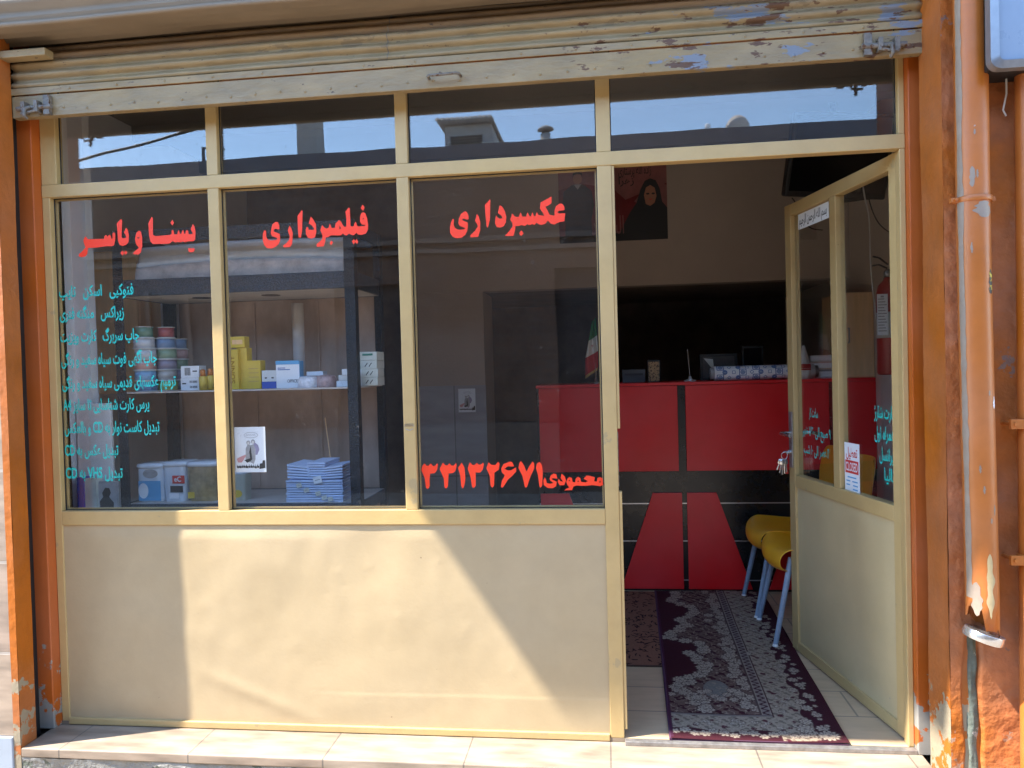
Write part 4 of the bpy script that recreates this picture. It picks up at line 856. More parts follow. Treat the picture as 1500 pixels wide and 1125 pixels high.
o = small_box('photo_frame', 'dark picture frame with a pale corner behind the wrapping roll', 'picture frame', 1026, 1080, 522, 562, 2.02, .02, M['black']); sit(o, TOPZ); onface(o, 'picture', .08, .92, .1, .9, mat('dim_photo', (.06, .055, .05), .5, var=(20, .4)))
m = MB(); w, h, d = o['wd'], o['ht'], o['dp']; m.prism([(-w*.40, h*.85), (-w*.15, h*.80), (-w*.12, h*.35)], -d/2-.0012, -d/2-.0002); m.build('pale_corner', M['greybox'], o, local=True)
o = small_box('desk_monitor', 'black monitor seen edge on behind the wrapping roll', 'monitor', 1088, 1118, 512, 562, 2.05, .05, M['black']); sit(o, TOPZ); onface(o, 'screen', .08, .92, .2, .93, mat('dark_screen', (.008, .008, .01), .15))
# clutter seen through the door glass
for i, (px0, px1, py0, py1, y, mt, lab) in enumerate([(1172, 1222, 538, 552, 1.86, 'grey', 'grey book lying lowest in the pile behind the door glass'), (1176, 1220, 525, 538, 1.865, 'patterned', 'tan book in the middle of the pile behind the door glass'), (1184, 1221, 515, 525, 1.87, 'whiteplastic', 'white topmost book of the pile behind the door glass')]):
    o = small_box('book', lab, 'book', px0, px1, py0, py1, y, .16, M[mt], 'books piled on the counter', rz=.12*(i-1)); onface(o, 'page_edge', .03, .97, .2, .8, M['white'])
    z_ = TOPZ if i == 0 else ztop
    sit(o, z_); ztop = z_+o['ht']+.0005
q = at(1178, 560, 1.84)
o = thing('paper_cone', 'small crumpled pale bag with a red stripe on the counter by the books', 'bag', (q.x-.0, 1.84, TOPZ))
m = MB(); m.lathe([(.035, 0), (.04, .06), (.025, .13), (.008, .19)], (q.x, 1.84, TOPZ), 10); m.build('bag', M['banner'], o)
m = MB(); m.lathe([(.0405, .05), (.039, .075), (.037, .085)], (q.x, 1.84, TOPZ), 10); m.build('stripe', M['flagred'], o)
CB = thing('wall_cupboard', 'tall tan board cupboard standing on the right end of the counter', 'cupboard', (1.41, 2.0, TOPZ))
m = MB(); a = at(1234, 552, 1.80); m.box(a.x, 1.496, 1.80, 2.18, TOPZ, 1.68); m.build('body', M['wood'], CB, bevel=.003)
m = MB(); m.box(a.x-.0, 1.496, 1.785, 1.7985, TOPZ+.004, 1.676); d_ = m.build('door', M['wood'], CB, bevel=.002)
m = MB(); m.tube([(a.x+.03, 1.784, 1.40), (a.x+.03, 1.765, 1.40), (a.x+.03, 1.765, 1.48), (a.x+.03, 1.784, 1.48)], .004, 6); m.build('handle', M['steel'], d_)

# ------------------------------------------------------------------ floor coverings
def rug_cols(nu, nv):
    u = (np.arange(nu)+.5)/nu*.60; v = (np.arange(nv)+.5)/nv*1.78
    U, V = np.meshgrid(u, v); rng = np.random.RandomState(4)
    maroon = np.array([.040, .006, .011]); grey = np.array([.28, .21, .15]); pale = np.array([.39, .31, .23]); dark = np.array([.07, .040, .035]); tan = np.array([.20, .155, .13]); beige = np.array([.34, .26, .185])
    C = np.empty(U.shape+(3,)); C[:] = maroon
    def put(mask, c): C[mask] = c
    nz = lambda s, k: np.sin(U*s+k)*np.cos(V*s*1.13+k*2)+.6*np.sin(U*s*2.3+V*s*1.7+k)+.4*np.cos(V*s*3.1-U*s*1.9+k)
    # bands: right border band, guard stripe, front border
    R0, R1 = .385, .500          # grey right band
    wob = .012*np.sin(V*21)+.007*np.sin(V*47+1)
    band = (U > R0) & (U < R1+wob); fb = (V > .075+.012*np.sin(U*25)) & (V < .185) & (U < R1)
    for mk in (band, fb):
        put(mk, beige*.85); put(mk & (nz(95, 1.3) > .55), grey*.5); put(mk & (nz(58, 2.9) > 1.0), maroon*1.6); put(mk & (np.abs(nz(60, .4)) < .07), grey*.7)
    inner = (U < R0-.045) & (V > .205)
    # inner field: grey floral ground towards the guard stripe and the front, maroon heart to the left
    edge = .125+.05*np.sin(V*9.5+.8)+.03*np.sin(V*23)
    fl = inner & ((U > edge) | (V < .36+.05*np.sin(U*18)))
    put(fl, np.array([.12, .07, .055])); put(fl & (nz(70, .9) > .35), maroon); put(fl & (np.abs(nz(48, 1.7)) < .10), grey)
    heart = inner & (((U-.20)**2/.05**2+(V-.42)**2/.09**2) < 1); put(heart, np.array([.16, .14, .12]))
    put(heart & (np.abs(nz(55, .3)) < .1), grey)
    def flower(cx, cy, r, petals, rot):
        d = np.hypot(U-cx, V-cy); m = d < r*1.25
        if not m.any(): return
        th = np.arctan2(V-cy, U-cx)+rot; rim = r*(.58+.42*np.abs(np.cos(petals*th/2))**.8)
        put(m & (d < rim), pale); put(m & (d < rim) & (d > rim*.82), dark*.9); put(m & (d < rim*.80), pale); put(m & (d < rim*.6), grey); put(m & (d < rim*.58) & (d > rim*.50), dark); put(m & (d < rim*.5) & (np.abs(np.cos(petals*th/2)) > .55), pale*.9); put(m & (d < rim*.2), tan); put(m & (d < rim*.10), dark)
    for k in range(34):          # scalloped flowers along the right edge
        y = .05+.053*k; flower(R1+.016+.024*math.sin(k*2.4)+.006*rng.randn(), y, .022+.006*rng.rand(), 8, rng.rand()*6)
        flower(R1+.045+.010*math.sin(k*1.7), y+.02, .011+.005*rng.rand(), 5, rng.rand()*6)
    for k in range(16): flower(.02+.034*k, .055+.014*math.sin(k*1.9), .020+.006*rng.rand(), 7, rng.rand()*6)
    flower(.545, .05, .044, 12, .2); flower(.475, .10, .036, 10, 1.)
    for k in range(60):
        y = .24+.0255*k; e = .125+.05*math.sin(y*9.5+.8)+.03*math.sin(y*23)
        flower(e+.016*rng.randn(), y, .026+.016*rng.rand(), 7+k % 3, rng.rand()*6)
        flower(R0-.080+.024*rng.randn(), y+.01, .022+.014*rng.rand(), 6+k % 3, rng.rand()*6)
    for k in range(14): flower(.02+.024*k, .37+.04*math.sin(k*1.4), .022+.008*rng.rand(), 8, rng.rand()*6)
    for k in range(46): flower(R0+.02+.075*rng.rand(), .2+1.55*rng.rand(), .010+.007*rng.rand(), 6, rng.rand()*6)
    for k in range(16): flower(.03+.42*rng.rand(), .10+.06*rng.rand(), .010+.007*rng.rand(), 6, rng.rand()*6)
    # guard stripe of key pattern
    gs = (U > R0-.042) & (U < R0-.006) & (V > .20); put(gs, tan); put(gs & (np.abs(((U-R0+.024)/.012+np.sin(V*180)*.9)) < .5), maroon); put(gs & ((U < R0-.038) | (U > R0-.010)), pale*.8); put((U > R0-.05) & (U < R0-.042) & (V > .20), dark)
    gf = (V > .187) & (V < .204) & (U < R0-.006); put(gf, tan*.8); put(gf & (V > .199), dark); put(gf & (V < .190), pale*.7)
    put((U < .012), np.array([.055, .012, .030])); put((U > .588) | (V < .012), maroon)
    C *= (1+.10*rng.randn(*U.shape))[..., None]
    for s_ in range(1):
        C[1:-1, 1:-1] = .6*C[1:-1, 1:-1]+.1*(C[:-2, 1:-1]+C[2:, 1:-1]+C[1:-1, :-2]+C[1:-1, 2:])
    return np.clip(C, 0, 1)
def pattern_sheet(name, o, cols, corner, ux, vx, mt, thick, wav):
    nv, nu = cols.shape[:2]; vs = []
    corner = Vector(corner); ux = Vector(ux); vx = Vector(vx)
    iu = np.arange(nu+1)/nu; iv = np.arange(nv+1)/nv
    X = corner.x+iu[None, :]*ux.x+iv[:, None]*vx.x; Y = corner.y+iu[None, :]*ux.y+iv[:, None]*vx.y; Z = corner.z+thick+wav*(np.sin(X*9+Y*5)+.6*np.sin(Y*11-X*4))+0*X
    V3 = np.stack([X-o.location.x, Y-o.location.y, Z-o.location.z], -1).reshape(-1, 3)
    a = (np.arange(nv)[:, None]*(nu+1)+np.arange(nu)[None, :]).reshape(-1); F = np.stack([a, a+1, a+nu+2, a+nu+1], -1)
    me = bpy.data.meshes.new(name); me.vertices.add(len(V3)); me.vertices.foreach_set('co', V3.ravel()); me.loops.add(F.size); me.loops.foreach_set('vertex_index', F.ravel())
    me.polygons.add(len(F)); me.polygons.foreach_set('loop_start', np.arange(len(F))*4); me.update(calc_edges=True)
    at_ = me.attributes.new('pattern', 'FLOAT_COLOR', 'FACE'); at_.data.foreach_set('color', np.concatenate([cols.reshape(-1, 3), np.ones((len(F), 1))], 1).ravel())
    me.materials.append(mt); ob = bpy.data.objects.new(name, me); COL.objects.link(ob); ob.parent = o; return ob
RG = thing('patterned_rug', 'dark maroon rug with grey floral border lying inside the doorway', 'rug', (.53, .85, 0))
wool = attr_mat('rug_wool', .95, (900, .5))
pattern_sheet('pile', RG, rug_cols(220, 650), (.207, -.012, .004), (.595, .002, 0), (.060, 1.775, 0), wool, .007, .0026)
m = MB(); m.prism([(0, 0)]*0 or [(.209, .0), (.80, .0), (.80, .008), (.209, .008)], -.010, -.004); m.build('hem', mat('purple_binding', (.05, .015, .035), .9), RG)
m = MB(); m.tube([(.207+.060*t, -.012+1.775*t, .008) for t in [i/20 for i in range(21)]], .005, 8); m.build('binding', mat('purple_edge', (.06, .016, .045), .9), RG)
def mat_cols(nu, nv):
    rng = np.random.RandomState(9); u = np.linspace(0, .25, nu); v = np.linspace(0, 1.1, nv); U, V = np.meshgrid(u, v)
    C = np.empty(U.shape+(3,)); C[:] = (.20, .088, .055); C *= (1+.12*rng.randn(*U.shape))[..., None]
    for k in range(230):
        cx, cy, a, l, w = rng.rand()*.25, rng.rand()*1.1, rng.rand()*3.1, .010+.012*rng.rand(), .003+.003*rng.rand()
        x = (U-cx)*math.cos(a)+(V-cy)*math.sin(a); y = -(U-cx)*math.sin(a)+(V-cy)*math.cos(a); C[(x/l)**2+((y+12*x*x)/w)**2 < 1] = (.028, .010, .009)
    return np.clip(C, 0, 1)
DMt = thing('leaf_mat', 'small brown mat with dark leaf marks beside the maroon rug', 'mat', (.13, 1.2, 0))
pattern_sheet('pile', DMt, mat_cols(110, 420), (.02, .655, .002), (.214, .0, 0), (.045, 1.10, 0), wool, .005, .0006)
m = MB(); m.box(.02, .232, .648, .655, 0, .007); m.build('hem', mat('brown_binding', (.06, .03, .02), .9), DMt)
TS = thing('threshold_strip', 'grey metal threshold strip under the open doorway', 'threshold', (.52, -.02, -.012))
m = MB(); m.box(.05, 1.0125, -.030, -.006, -.012, .003); m.build('strip', M['steel'], TS, bevel=.002)

# ------------------------------------------------------------------ chairs
def make_chair():
    o = thing('plastic_chair', 'yellow plastic chair with blue grey legs standing nearest the open door', 'chair', (0, 0, 0), 'yellow chairs along the right wall')
    prof = [(.012, .335), (-.018, .345), (-.034, .37), (-.034, .405), (-.012, .432), (.05, .440), (.12, .432), (.22, .42), (.31, .42), (.36, .440), (.392, .53), (.412, .60), (.432, .70), (.450, .79), (.460, .835), (.468, .85)]
    W = [.165, .18, .19, .198, .203, .215, .222, .225, .222, .215, .205, .20, .205, .20, .175, .13]
    P = []
    for (x, z), w in zip(prof, W):
        row = []
        for j in range(17):
            t = -1+j/8; back = max(0, min(1, (z-.5)/.2)); bow = .020*abs(t)**3
            xx = x-(.045*t*t)*back; zz = z+(bow if z < .5 and x > .02 else 0)
            if x < .02 and z < .44: xx = x+.03*t*t; zz = z+.012*abs(t)**3
            row.append((xx, w*t, zz))
        P.append(row)
    m = MB(); m.grid(P, flip=True); sh = m.build('seat_shell', M['yellowplastic'], o, solid=.006, local=True)
    md = sh.modifiers.new('sub', 'SUBSURF'); md.levels = 2; md.render_levels = 2
    for fx, fy, tx, ty in ((-.03, -.185, .055, -.15), (-.03, .185, .055, .15), (.43, -.185, .33, -.14), (.43, .185, .33, .14)):
        m = MB(); m.tube([(tx, ty, .408), (fx, fy, .012)], .0145, 12, ry=.0105, radii=[.0145, .0115]); lg = m.build('leg', M['chairleg'], o, local=True)
        m = MB(); m.lathe([(.012, 0), (.0135, .012), (.011, .02)], (fx, fy, 0), 12); m.build('foot', M['whiteplastic'], lg, local=True)
    m = MB(); m.tube([(.055, -.15, .405), (.33, -.14, .400)], .009, 8); m.tube([(.055, .15, .405), (.33, .14, .400)], .009, 8); m.tube([(.19, -.145, .402), (.19, .145, .402)], .009, 8); m.build('seat_frame', M['chairleg'], o, local=True)
    return o
ch = make_chair(); ch.location = (.782, 1.085, 0)
c2 = copy_tree(ch); c2.location = (.776, 1.487, 0); c2['label'] = 'yellow plastic chair with blue grey legs standing against the counter'
# ------------------------------------------------------------------ the display rack behind the left panes
RK = thing('display_rack', 'blue black hammered metal shelf rack behind the two left panes', 'shelf rack', (-1.5, .5, 0))
X0, X1, Y0, Y1 = -2.018, -.978, .30, .70
zs = dict(top=(1.869, 1.922), s2=(1.649, 1.718), s3=(1.236, 1.250), s4=(.735, .781))
def post(x, y, sx, sy, lab=None):
    m = MB()
    w, t = .042, .003
    m.box(min(x, x+sx*w), max(x, x+sx*w), min(y, y+sy*t), max(y, y+sy*t), 0, 1.925); m.box(min(x, x+sx*t), max(x, x+sx*t), min(y+sy*t, y+sy*w), max(y+sy*t, y+sy*w), 0, 1.925)
    m.build('post', M['hammer'], RK)
post(X0, Y0, 1, 1); post(X1, Y0, -1, 1); post(X0, Y1, 1, -1); post(X1, Y1, -1, -1)
for nm, (a, b_) in zs.items():
    if nm == 's3':
        m = MB(); m.box(X0+.004, X1-.004, Y0+.004, Y1-.004, 1.244, 1.250)
        m.build('shelf', M['shelf'], RK); continue
    m = MB(); m.box(X0+.043, X1-.043, Y0-.0, Y0+.012, a, b_); m.box(X0+.043, X1-.043, Y1-.012, Y1, a, b_)
    m.box(X0+.004, X0+.016, Y0+.043, Y1-.043, a, b_); m.box(X1-.016, X1-.004, Y0+.043, Y1-.043, a, b_)
    m.build('beam', M['beam'], RK, bevel=.002)
    if nm != 'top':
        s0, s1 = (a+.001, a+.010) if nm == 's2' else (b_-.030, b_-.002)
        m = MB(); m.box(X0+.018, X1-.018, Y0+.0125, Y1-.0125, s0, s1); sh = m.build('shelf', M['shelf'], RK)
        if nm == 's2':
            for px in (290, 392):
                q = at(px, 421, .44); m = MB(); m.lathe([(.040, 0), (.040, .0015)], (q.x, .47, s0-.0018), 24); m.build('hole', M['black'], sh)
m = MB()
P = [[(X0+.05+(X1-X0-.06)*j/60, Y1+.012-.006*mnoise.noise((j*.11, i*.2, 3)), .74+.97*i/30) for j in range(61)] for i in range(31)]
m.grid(P); m.build('back_panel', M['hardboard'], RK, solid=.006)
m = MB()
for px in (377, 470): q = at(px, 600, Y1); m.box(q.x-.004, q.x+.004, Y1-.004, Y1+.004, .79, 1.64)
m.build('back_batten', M['hardboard'], RK)
S3, S4, S2 = 1.2505, .7795, 1.660
# pale parcel across the second shelf
o = thing('wrapped_sheet', 'long pale wrapped sheet lying across the upper shelf of the rack', 'parcel', (-1.45, .6, S2))
P = []
for i in range(19):
    t = i/18; row = []
    for j in range(81):
        u = j/80; x = X0+.055+(X1-X0-.11)*u
        z = S2+.003+t*(.205+.012*math.sin(u*3)); y = .43-.035*math.sin(t*math.pi)-.008*mnoise.noise((u*6, t*3, 2))-.010*math.exp(-((t-.60-.10*math.sin(u*2.6))/.04)**2)
        row.append((x, y, z))
    P.append(row)
m = MB(); m.grid(P); m.build('wrapping', M['banner'], o, solid=.012)
m = MB(); m.grid([[(X0+.058+(X1-X0-.116)*j/60, .375-.01*math.sin(i/6*math.pi)-.006*mnoise.noise((j*.2, i, 1)), S2+.002+.115*i/6*(1+.15*math.sin(j*.05))) for j in range(61)] for i in range(7)]); m.build('cloth', M['patterned'], o, solid=.004)
# ribbon spools
RIB = {'green': ((.12, .24, .17), 'green'), 'red': ((.34, .07, .07), 'red'), 'silver': ((.50, .52, .56), 'silver white'), 'blue': ((.15, .24, .40), 'blue'), 'skyblue': ((.18, .36, .58), 'sky blue'), 'pink': ((.50, .30, .28), 'pink'), 'mauve': ((.25, .22, .30), 'mauve'), 'sage': ((.22, .32, .22), 'sage green'), 'cream': ((.50, .46, .42), 'cream'), 'steelblue': ((.20, .28, .36), 'steel blue'), 'yellow': ((.50, .46, .10), 'yellow green')}
RM = {k: mat('ribbon_'+k, v[0], .3, var=(30, .08), stretch=(1, 1, 6)) for k, v in RIB.items()}
cols3 = [('left front', (at(214, 560, .385).x, .385), .047, ['blue', 'skyblue', 'pink', 'silver', 'silver', 'green']),
         ('middle', (at(245, 560, .455).x, .455), .046, ['yellow', 'cream', 'mauve', 'sage', 'blue', 'red']),
         ('right rear', (at(262, 560, .545).x, .545), .045, ['steelblue', 'mauve', 'sage', 'pink', 'blue'])]
ordn = ['lowest', 'second from the bottom', 'third from the bottom', 'fourth from the bottom', 'fifth from the bottom', 'topmost']
proto = None
spool_me = {}
for cn, (cx, cy), r, names in cols3:
    z = S3
    for i, nm in enumerate(names):
        h = .0452 if i < 5 else .047; rr_ = r*(.80 if i == 5 else 1); jx = .003*math.sin(i*2.3+cx*9); 
        o = thing('ribbon_spool', '%s ribbon spool, %s in the %s stack on the rack' % (RIB[nm][1], ordn[i], cn), 'ribbon spool', (cx+jx, cy, z), 'ribbon spools stacked on the rack')
        m = MB(); m.lathe([(rr_*.9, .003), (rr_*.9, h-.003)], (0, 0, 0), 28); m.build('ribbon', RM[nm], o, local=True)
        m = MB(); m.lathe([(rr_*.3, 0), (rr_, 0), (rr_, .0025), (rr_*.3, .0025)], (0, 0, 0), 28); m.build('flange', M['whiteplastic'], o, local=True)
        m = MB(); m.lathe([(rr_*.3, h-.0025), (rr_, h-.0025), (rr_, h), (rr_*.3, h)], (0, 0, 0), 28); m.build('flange', M['whiteplastic'], o, local=True)
        z += h+.0006
def stand(o, z): o.location.z = z; return o['ht']+z+.0006
def bars(o, n, u0, u1, v0, v1, mt):
    rng = random.Random(n); w, h, d = o['wd'], o['ht'], o['dp']; m = MB(); u = u0
    while u < u1:
        k = rng.uniform(.012, .035); m.box(-w/2+w*u, -w/2+w*min(u+k, u1), -d/2-.0006, -d/2+.0004, h*v0, h*v1); u += k+rng.uniform(.015, .03)
    m.build('barcode', mt, o, local=True)
# white barcode cartons
o = small_box('barcode_carton', 'white barcode carton at the bottom beside the ribbon spools', 'carton', 265, 291, 552, 571, .37, .06, M['white'], 'white barcode cartons on the rack'); z = stand(o, S3); bars(o, 3, .5, .92, .18, .36, M['inkblack']); bars(o, 5, .5, .92, .6, .78, M['inkblack']); onface(o, 'print', .08, .3, .5, .6, M['inkblack'])
o = small_box('barcode_carton', 'white barcode carton resting on top of the other barcode carton', 'carton', 265, 291, 534, 552, .37, .06, M['white'], 'white barcode cartons on the rack'); stand(o, z); bars(o, 4, .22, .55, .2, .85, M['inkblack']); onface(o, 'print', .65, .9, .5, .6, M['inkblack'])
def bottle(px, y, h, lab):
    q = at(px, 570, y); o = thing('glue_bottle', lab, 'bottle', (q.x, y, S3), 'yellow bottles on the rack')
    m = MB(); m.lathe([(.0165, 0), (.0165, h*.62), (.010, h*.68)], (0, 0, 0), 18); m.build('body', M['yellowbox'], o, local=True)
    m = MB(); m.lathe([(.0115, h*.66), (.0105, h*.96), (.004, h)], (0, 0, 0), 16); m.build('cap', mat('orange_cap', (.50, .17, .03), .4) if 'orange_cap' not in bpy.data.materials else bpy.data.materials['orange_cap'], o, local=True)
bottle(298, .37, .088, 'yellow bottle with orange cap right beside the barcode cartons'); bottle(309, .39, .092, 'yellow bottle with orange cap hidden half by the first mullion')
# yellow boxes
yb = M['yellowbox']
o = small_box('yellow_box', 'tall yellow box with sideways writing close to the first mullion', 'box', 333, 348, 511, 570, .36, .05, yb, 'yellow boxes on the rack'); z1 = stand(o, S3)
w, h, d = o['wd'], o['ht'], o['dp']
text('SUNNY', .030, mat('dark_gold_ink', (.30, .15, .01), .5), o, h*.15, h*.85, 0, rtl=False, place=lambda X, Z, o=o, d=d: Vector((.010-Z, -d/2-.0006, X)), name='lettering')
o = small_box('yellow_box', 'tall plain yellow box in the middle of the yellow boxes', 'box', 348, 361, 509, 570, .38, .05, yb, 'yellow boxes on the rack'); z2 = stand(o, S3)
o = small_box('yellow_box', 'short yellow box lying on top of the two tall yellow boxes', 'box', 337, 358, 494, 511, .375, .045, yb, 'yellow boxes on the rack'); stand(o, max(z1, z2)); onface(o, 'label_patch', .15, .85, .3, .7, M['wood'])
o = small_box('yellow_box', 'low wide yellow box with faint print lines right of the tall ones', 'box', 362, 381, 528, 570, .38, .05, yb, 'yellow boxes on the rack'); stand(o, S3)
for v in (.25, .4, .55, .7): onface(o, 'print', .15, .85, v, v+.03, M['gold'])
o = small_box('blue_carton', 'small white carton with dark blue foot on the middle shelf', 'carton', 384, 405, 542, 569, .38, .05, M['whiteplastic']); stand(o, S3); onface(o, 'blue_foot', 0, 1, 0, .38, M['blue']); onface(o, 'print', .2, .35, .55, .62, M['inkblack']); onface(o, 'print', .65, .8, .55, .62, M['inkblack'])
o = small_box('office_carton', 'white carton with light blue top stripe lettered OFFICE', 'carton', 405, 438, 528, 569, .37, .045, M['white'], rz=-.0); stand(o, S3); onface(o, 'blue_stripe', 0, 1, .86, 1, M['lightblue']); onface(o, 'print', .08, .4, .72, .75, M['inkblue']); onface(o, 'print', .08, .6, .66, .69, M['inkblue'])
w, h, d = o['wd'], o['ht'], o['dp']; text('OFFICE', .018, M['inkblack'], o, w*-.02, w*.42, h*.2, rtl=False, place=lambda X, Z, d=d: Vector((X, -d/2-.0007, Z)), bold=.01)
m = MB(); m.box(w/2-.0002, w/2+.0007, -d/2+.001, d/2-.001, 0.001, h-.001); m.build('side_panel', M['lightblue'], o, local=True)
# plastic bags and little boxes
def bag(px0, px1, py0, py1, y, mt, lab, seed):
    a = at(px0, py1, y); b_ = at(px1, py0, y); o = thing('plastic_bag', lab, 'bag', ((a.x+b_.x)/2, y, S3), 'flat plastic bags on the rack')
    hw, hh = (b_.x-a.x)/2, (b_.z-a.z)
    P = [[(hw*math.cos(t)*(1+.06*mnoise.noise((t, k, seed))), .045*math.sin(t), hh*(k/7)**.7*(1) if k else 0) if k < 7 else (hw*.2*math.cos(t), .01*math.sin(t), hh) for t in [2*math.pi*j/28 for j in range(29)]] for k in range(8)]
    P = [[(p[0]*(1-.25*(k/7)**2)+.004*mnoise.noise((p[0]*60, k, seed)), p[1]*(1-.3*(k/7)**2), p[2]+.003*mnoise.noise((p[0]*70, p[1]*70, seed))*(k > 0)) for p in row] for k, row in enumerate(P)]
    m = MB(); m.grid(P); m.build('bag', mt, o, local=True); return o
bag(437, 467, 552, 570, .36, mat('clear_bag', (.58, .58, .62), .15, var=(60, .3)), 'shiny clear plastic bag lying right of the office carton', 2)
bag(463, 493, 550, 569, .38, mat('pink_bag', (.40, .26, .24), .3, var=(60, .3)), 'dull pink plastic bag lying beside the rack post', 5)
o = small_box('small_carton', 'small white carton lying on the plastic bags', 'carton', 449, 473, 543, 550, .40, .05, M['white'], 'small white cartons on the rack'); o.location.z = S3+.048
o = small_box('small_carton', 'flat white carton lowest of the little pile by the post', 'carton', 493, 516, 562, 571, .36, .05, M['white'], 'small white cartons on the rack'); z = stand(o, S3)
o = small_box('small_carton', 'flat white carton in the middle of the little pile by the post', 'carton', 496, 518, 553, 562, .36, .05, M['whiteplastic'], 'small white cartons on the rack'); z = stand(o, z)
o = small_box('small_carton', 'white carton on top of the little pile by the post', 'carton', 501, 520, 544, 553, .36, .05, M['white'], 'small white cartons on the rack'); z = stand(o, z)
z = S3
for i, nm in enumerate(['lowest', 'second', 'third', 'top']):
    o = small_box('grey_carton', '%s grey green carton of the stack right of the rack post' % nm, 'carton', 524-.3*i, 553, 549, 562, .44, .10, M['greybox'], 'grey cartons stacked on the rack', rz=.04*math.sin(i*2)); z = stand(o, z)
    w, h, d = o['wd'], o['ht'], o['dp']
    if i == 3: onface(o, 'label_patch', .3, .8, .55, .8, mat('green_print', (.05, .22, .16), .6))
    else:
        m = MB()
        for k in range(2): m.tube([(-.008+.018*k, -d/2-.0004, h*.25), (.004+.018*k, -d/2-.0004, h*.7)], .0018, 5)
        m.build('print', M['inkblack'], o, local=True)
    onface(o, 'pale_end', 0, .18, 0.02, .98, M['white'])
# bottom shelf: bins
def bin_(px0, px1, py0, py1, y, mt, lab, depth=.13):
    a = at(px0, py1, y); b_ = at(px1, py0, y); h = b_.z-S4; o = thing('plastic_tub', lab, 'tub', ((a.x+b_.x)/2, y+depth/2, S4), 'plastic tubs on the bottom shelf')
    w = (b_.x-a.x); 
    def ring(k, z): return [(k*w/2*max(-1, min(1, 1.25*math.cos(t))), k*depth/2*max(-1, min(1, 1.25*math.sin(t))), z) for t in [2*math.pi*j/32 for j in range(33)]]
    m = MB(); m.grid([ring(.86, 0), ring(.90, h*.4), ring(.96, h*.9)]); m.add(ring(.86, 0.0005)[:-1], [tuple(range(32))]); m.build('body', mt, o, local=True)
    m = MB(); m.grid([ring(.97, h*.885), ring(1.0, h*.89), ring(1.0, h*.96), ring(.94, h), ring(.1, h)]); m.build('lid', M['clearbin'], o, local=True)
    o['wd'] = w*.90; o['ht'] = h; o['dp'] = depth*.93; return o
o = bin_(198, 236, 680, 735, .35, M['clearbin'], 'clear tub printed white and blue at the left end of the bottom shelf')
w, h, d = o['wd'], o['ht'], o['dp']
def disc_patch(o, name, cx, cz_, rx, rz_, mt, lift=.002):
    d = o['dp']; m = MB(); m.prism([(cx+rx*math.cos(t), cz_+rz_*math.sin(t)) for t in [2*math.pi*k/24 for k in range(24)]], -d/2-lift, -d/2+.002); return m.build(name, mt, o, local=True)
onface(o, 'blue_print', .08, .98, .04, .56, M['lightblue'], .001); disc_patch(o, 'white_print', -w*.22, h*.30, w*.2, h*.2, M['white']); disc_patch(o, 'white_print', w*.08, h*.75, w*.3, h*.12, M['grey'])
o = bin_(236, 271, 677, 735, .36, M['clearbin'], 'clear tub with red and black label second on the bottom shelf')
w, h = o['wd'], o['ht']; onface(o, 'red_label', .45, .98, .46, .66, M['inkred'], .0012); text('eC', .03, M['white'], o, .0, w*.3, h*.51, rtl=False, place=lambda X, Z, d=o['dp']: Vector((X+.004, -d/2-.0020, Z)), bold=.02)
onface(o, 'black_label', .35, .9, .24, .40, M['inkblack'], .0012); onface(o, 'white_label', .3, .7, .08, .22, M['white'], .0016)
o = bin_(271, 314, 677, 735, .36, M['brownbin'], 'amber tub of brown odds and ends next to the first mullion'); onface(o, 'yellow_tag', .05, .28, .08, .24, M['yellowbox'], .002)
o = bin_(338, 358, 690, 735, .37, mat('pale_jar', (.40, .40, .33), .3), 'small pale jar with a yellow ball print under the hung card', .08); disc_patch(o, 'yellow_print', -.002, o['ht']*.24, .019, .016, M['yellowbox'])
# stack of pale blue paper in fans
PB = [(-.115, .115, 0, .120, 'left low'), ]
def fan(label, px0, px1, py0, py1, y, sheets, tilt, group='pale blue paper bundles on the bottom shelf'):
    a = at(px0, py1, y); b_ = at(px1, py0, y); w = b_.x-a.x; h = (b_.z-S4)
    o = thing('paper_bundle', label, 'paper bundle', ((a.x+b_.x)/2, y+.09, S4), group)
    rng = random.Random(int(px0)); m = MB(); t = h/sheets
    for i in range(sheets):
        k = i/sheets; dx = rng.uniform(-.0025, .0025); sag = abs(tilt)/tilt*.030*(.35+.65*k) if tilt else 0
        z = i*t
        m.prism([(-w/2+dx, z+(sag if tilt > 0 else 0)), (w/2+dx, z+(-sag if tilt < 0 else 0)), (w/2+dx, z+(-sag if tilt < 0 else 0)+t*.72), (-w/2+dx, z+(sag if tilt > 0 else 0)+t*.72)], -.09+rng.uniform(-.003, .003), .09)
    m.build('sheets', M['bluepaper'], o, local=True); return o
fan('wide front stack of pale blue paper bundles on the bottom shelf', 420, 502, 702, 735, .34, 9, 0)
fz = None
for lab, px0, px1, py0, py1, t, n_ in [('pale blue paper bundle sloping up to the left on the stack', 421, 452, 683, 707, .012, 5), ('pale blue paper bundle standing highest in the middle of the stack', 451, 476, 677, 707, 0, 7), ('pale blue paper bundle sloping up to the right on the stack', 475, 501, 684, 707, -.012, 5)]:
    a = at(px0, py1, .345); o = fan(lab, px0, px1, py0, py1, .345, n_, t); hh = at(px0, py0, .345).z-S4; base = at(460, 702, .34).z
    o.scale.z = (at(px0, py0, .345).z-base)/hh; o.location.z = base+.001
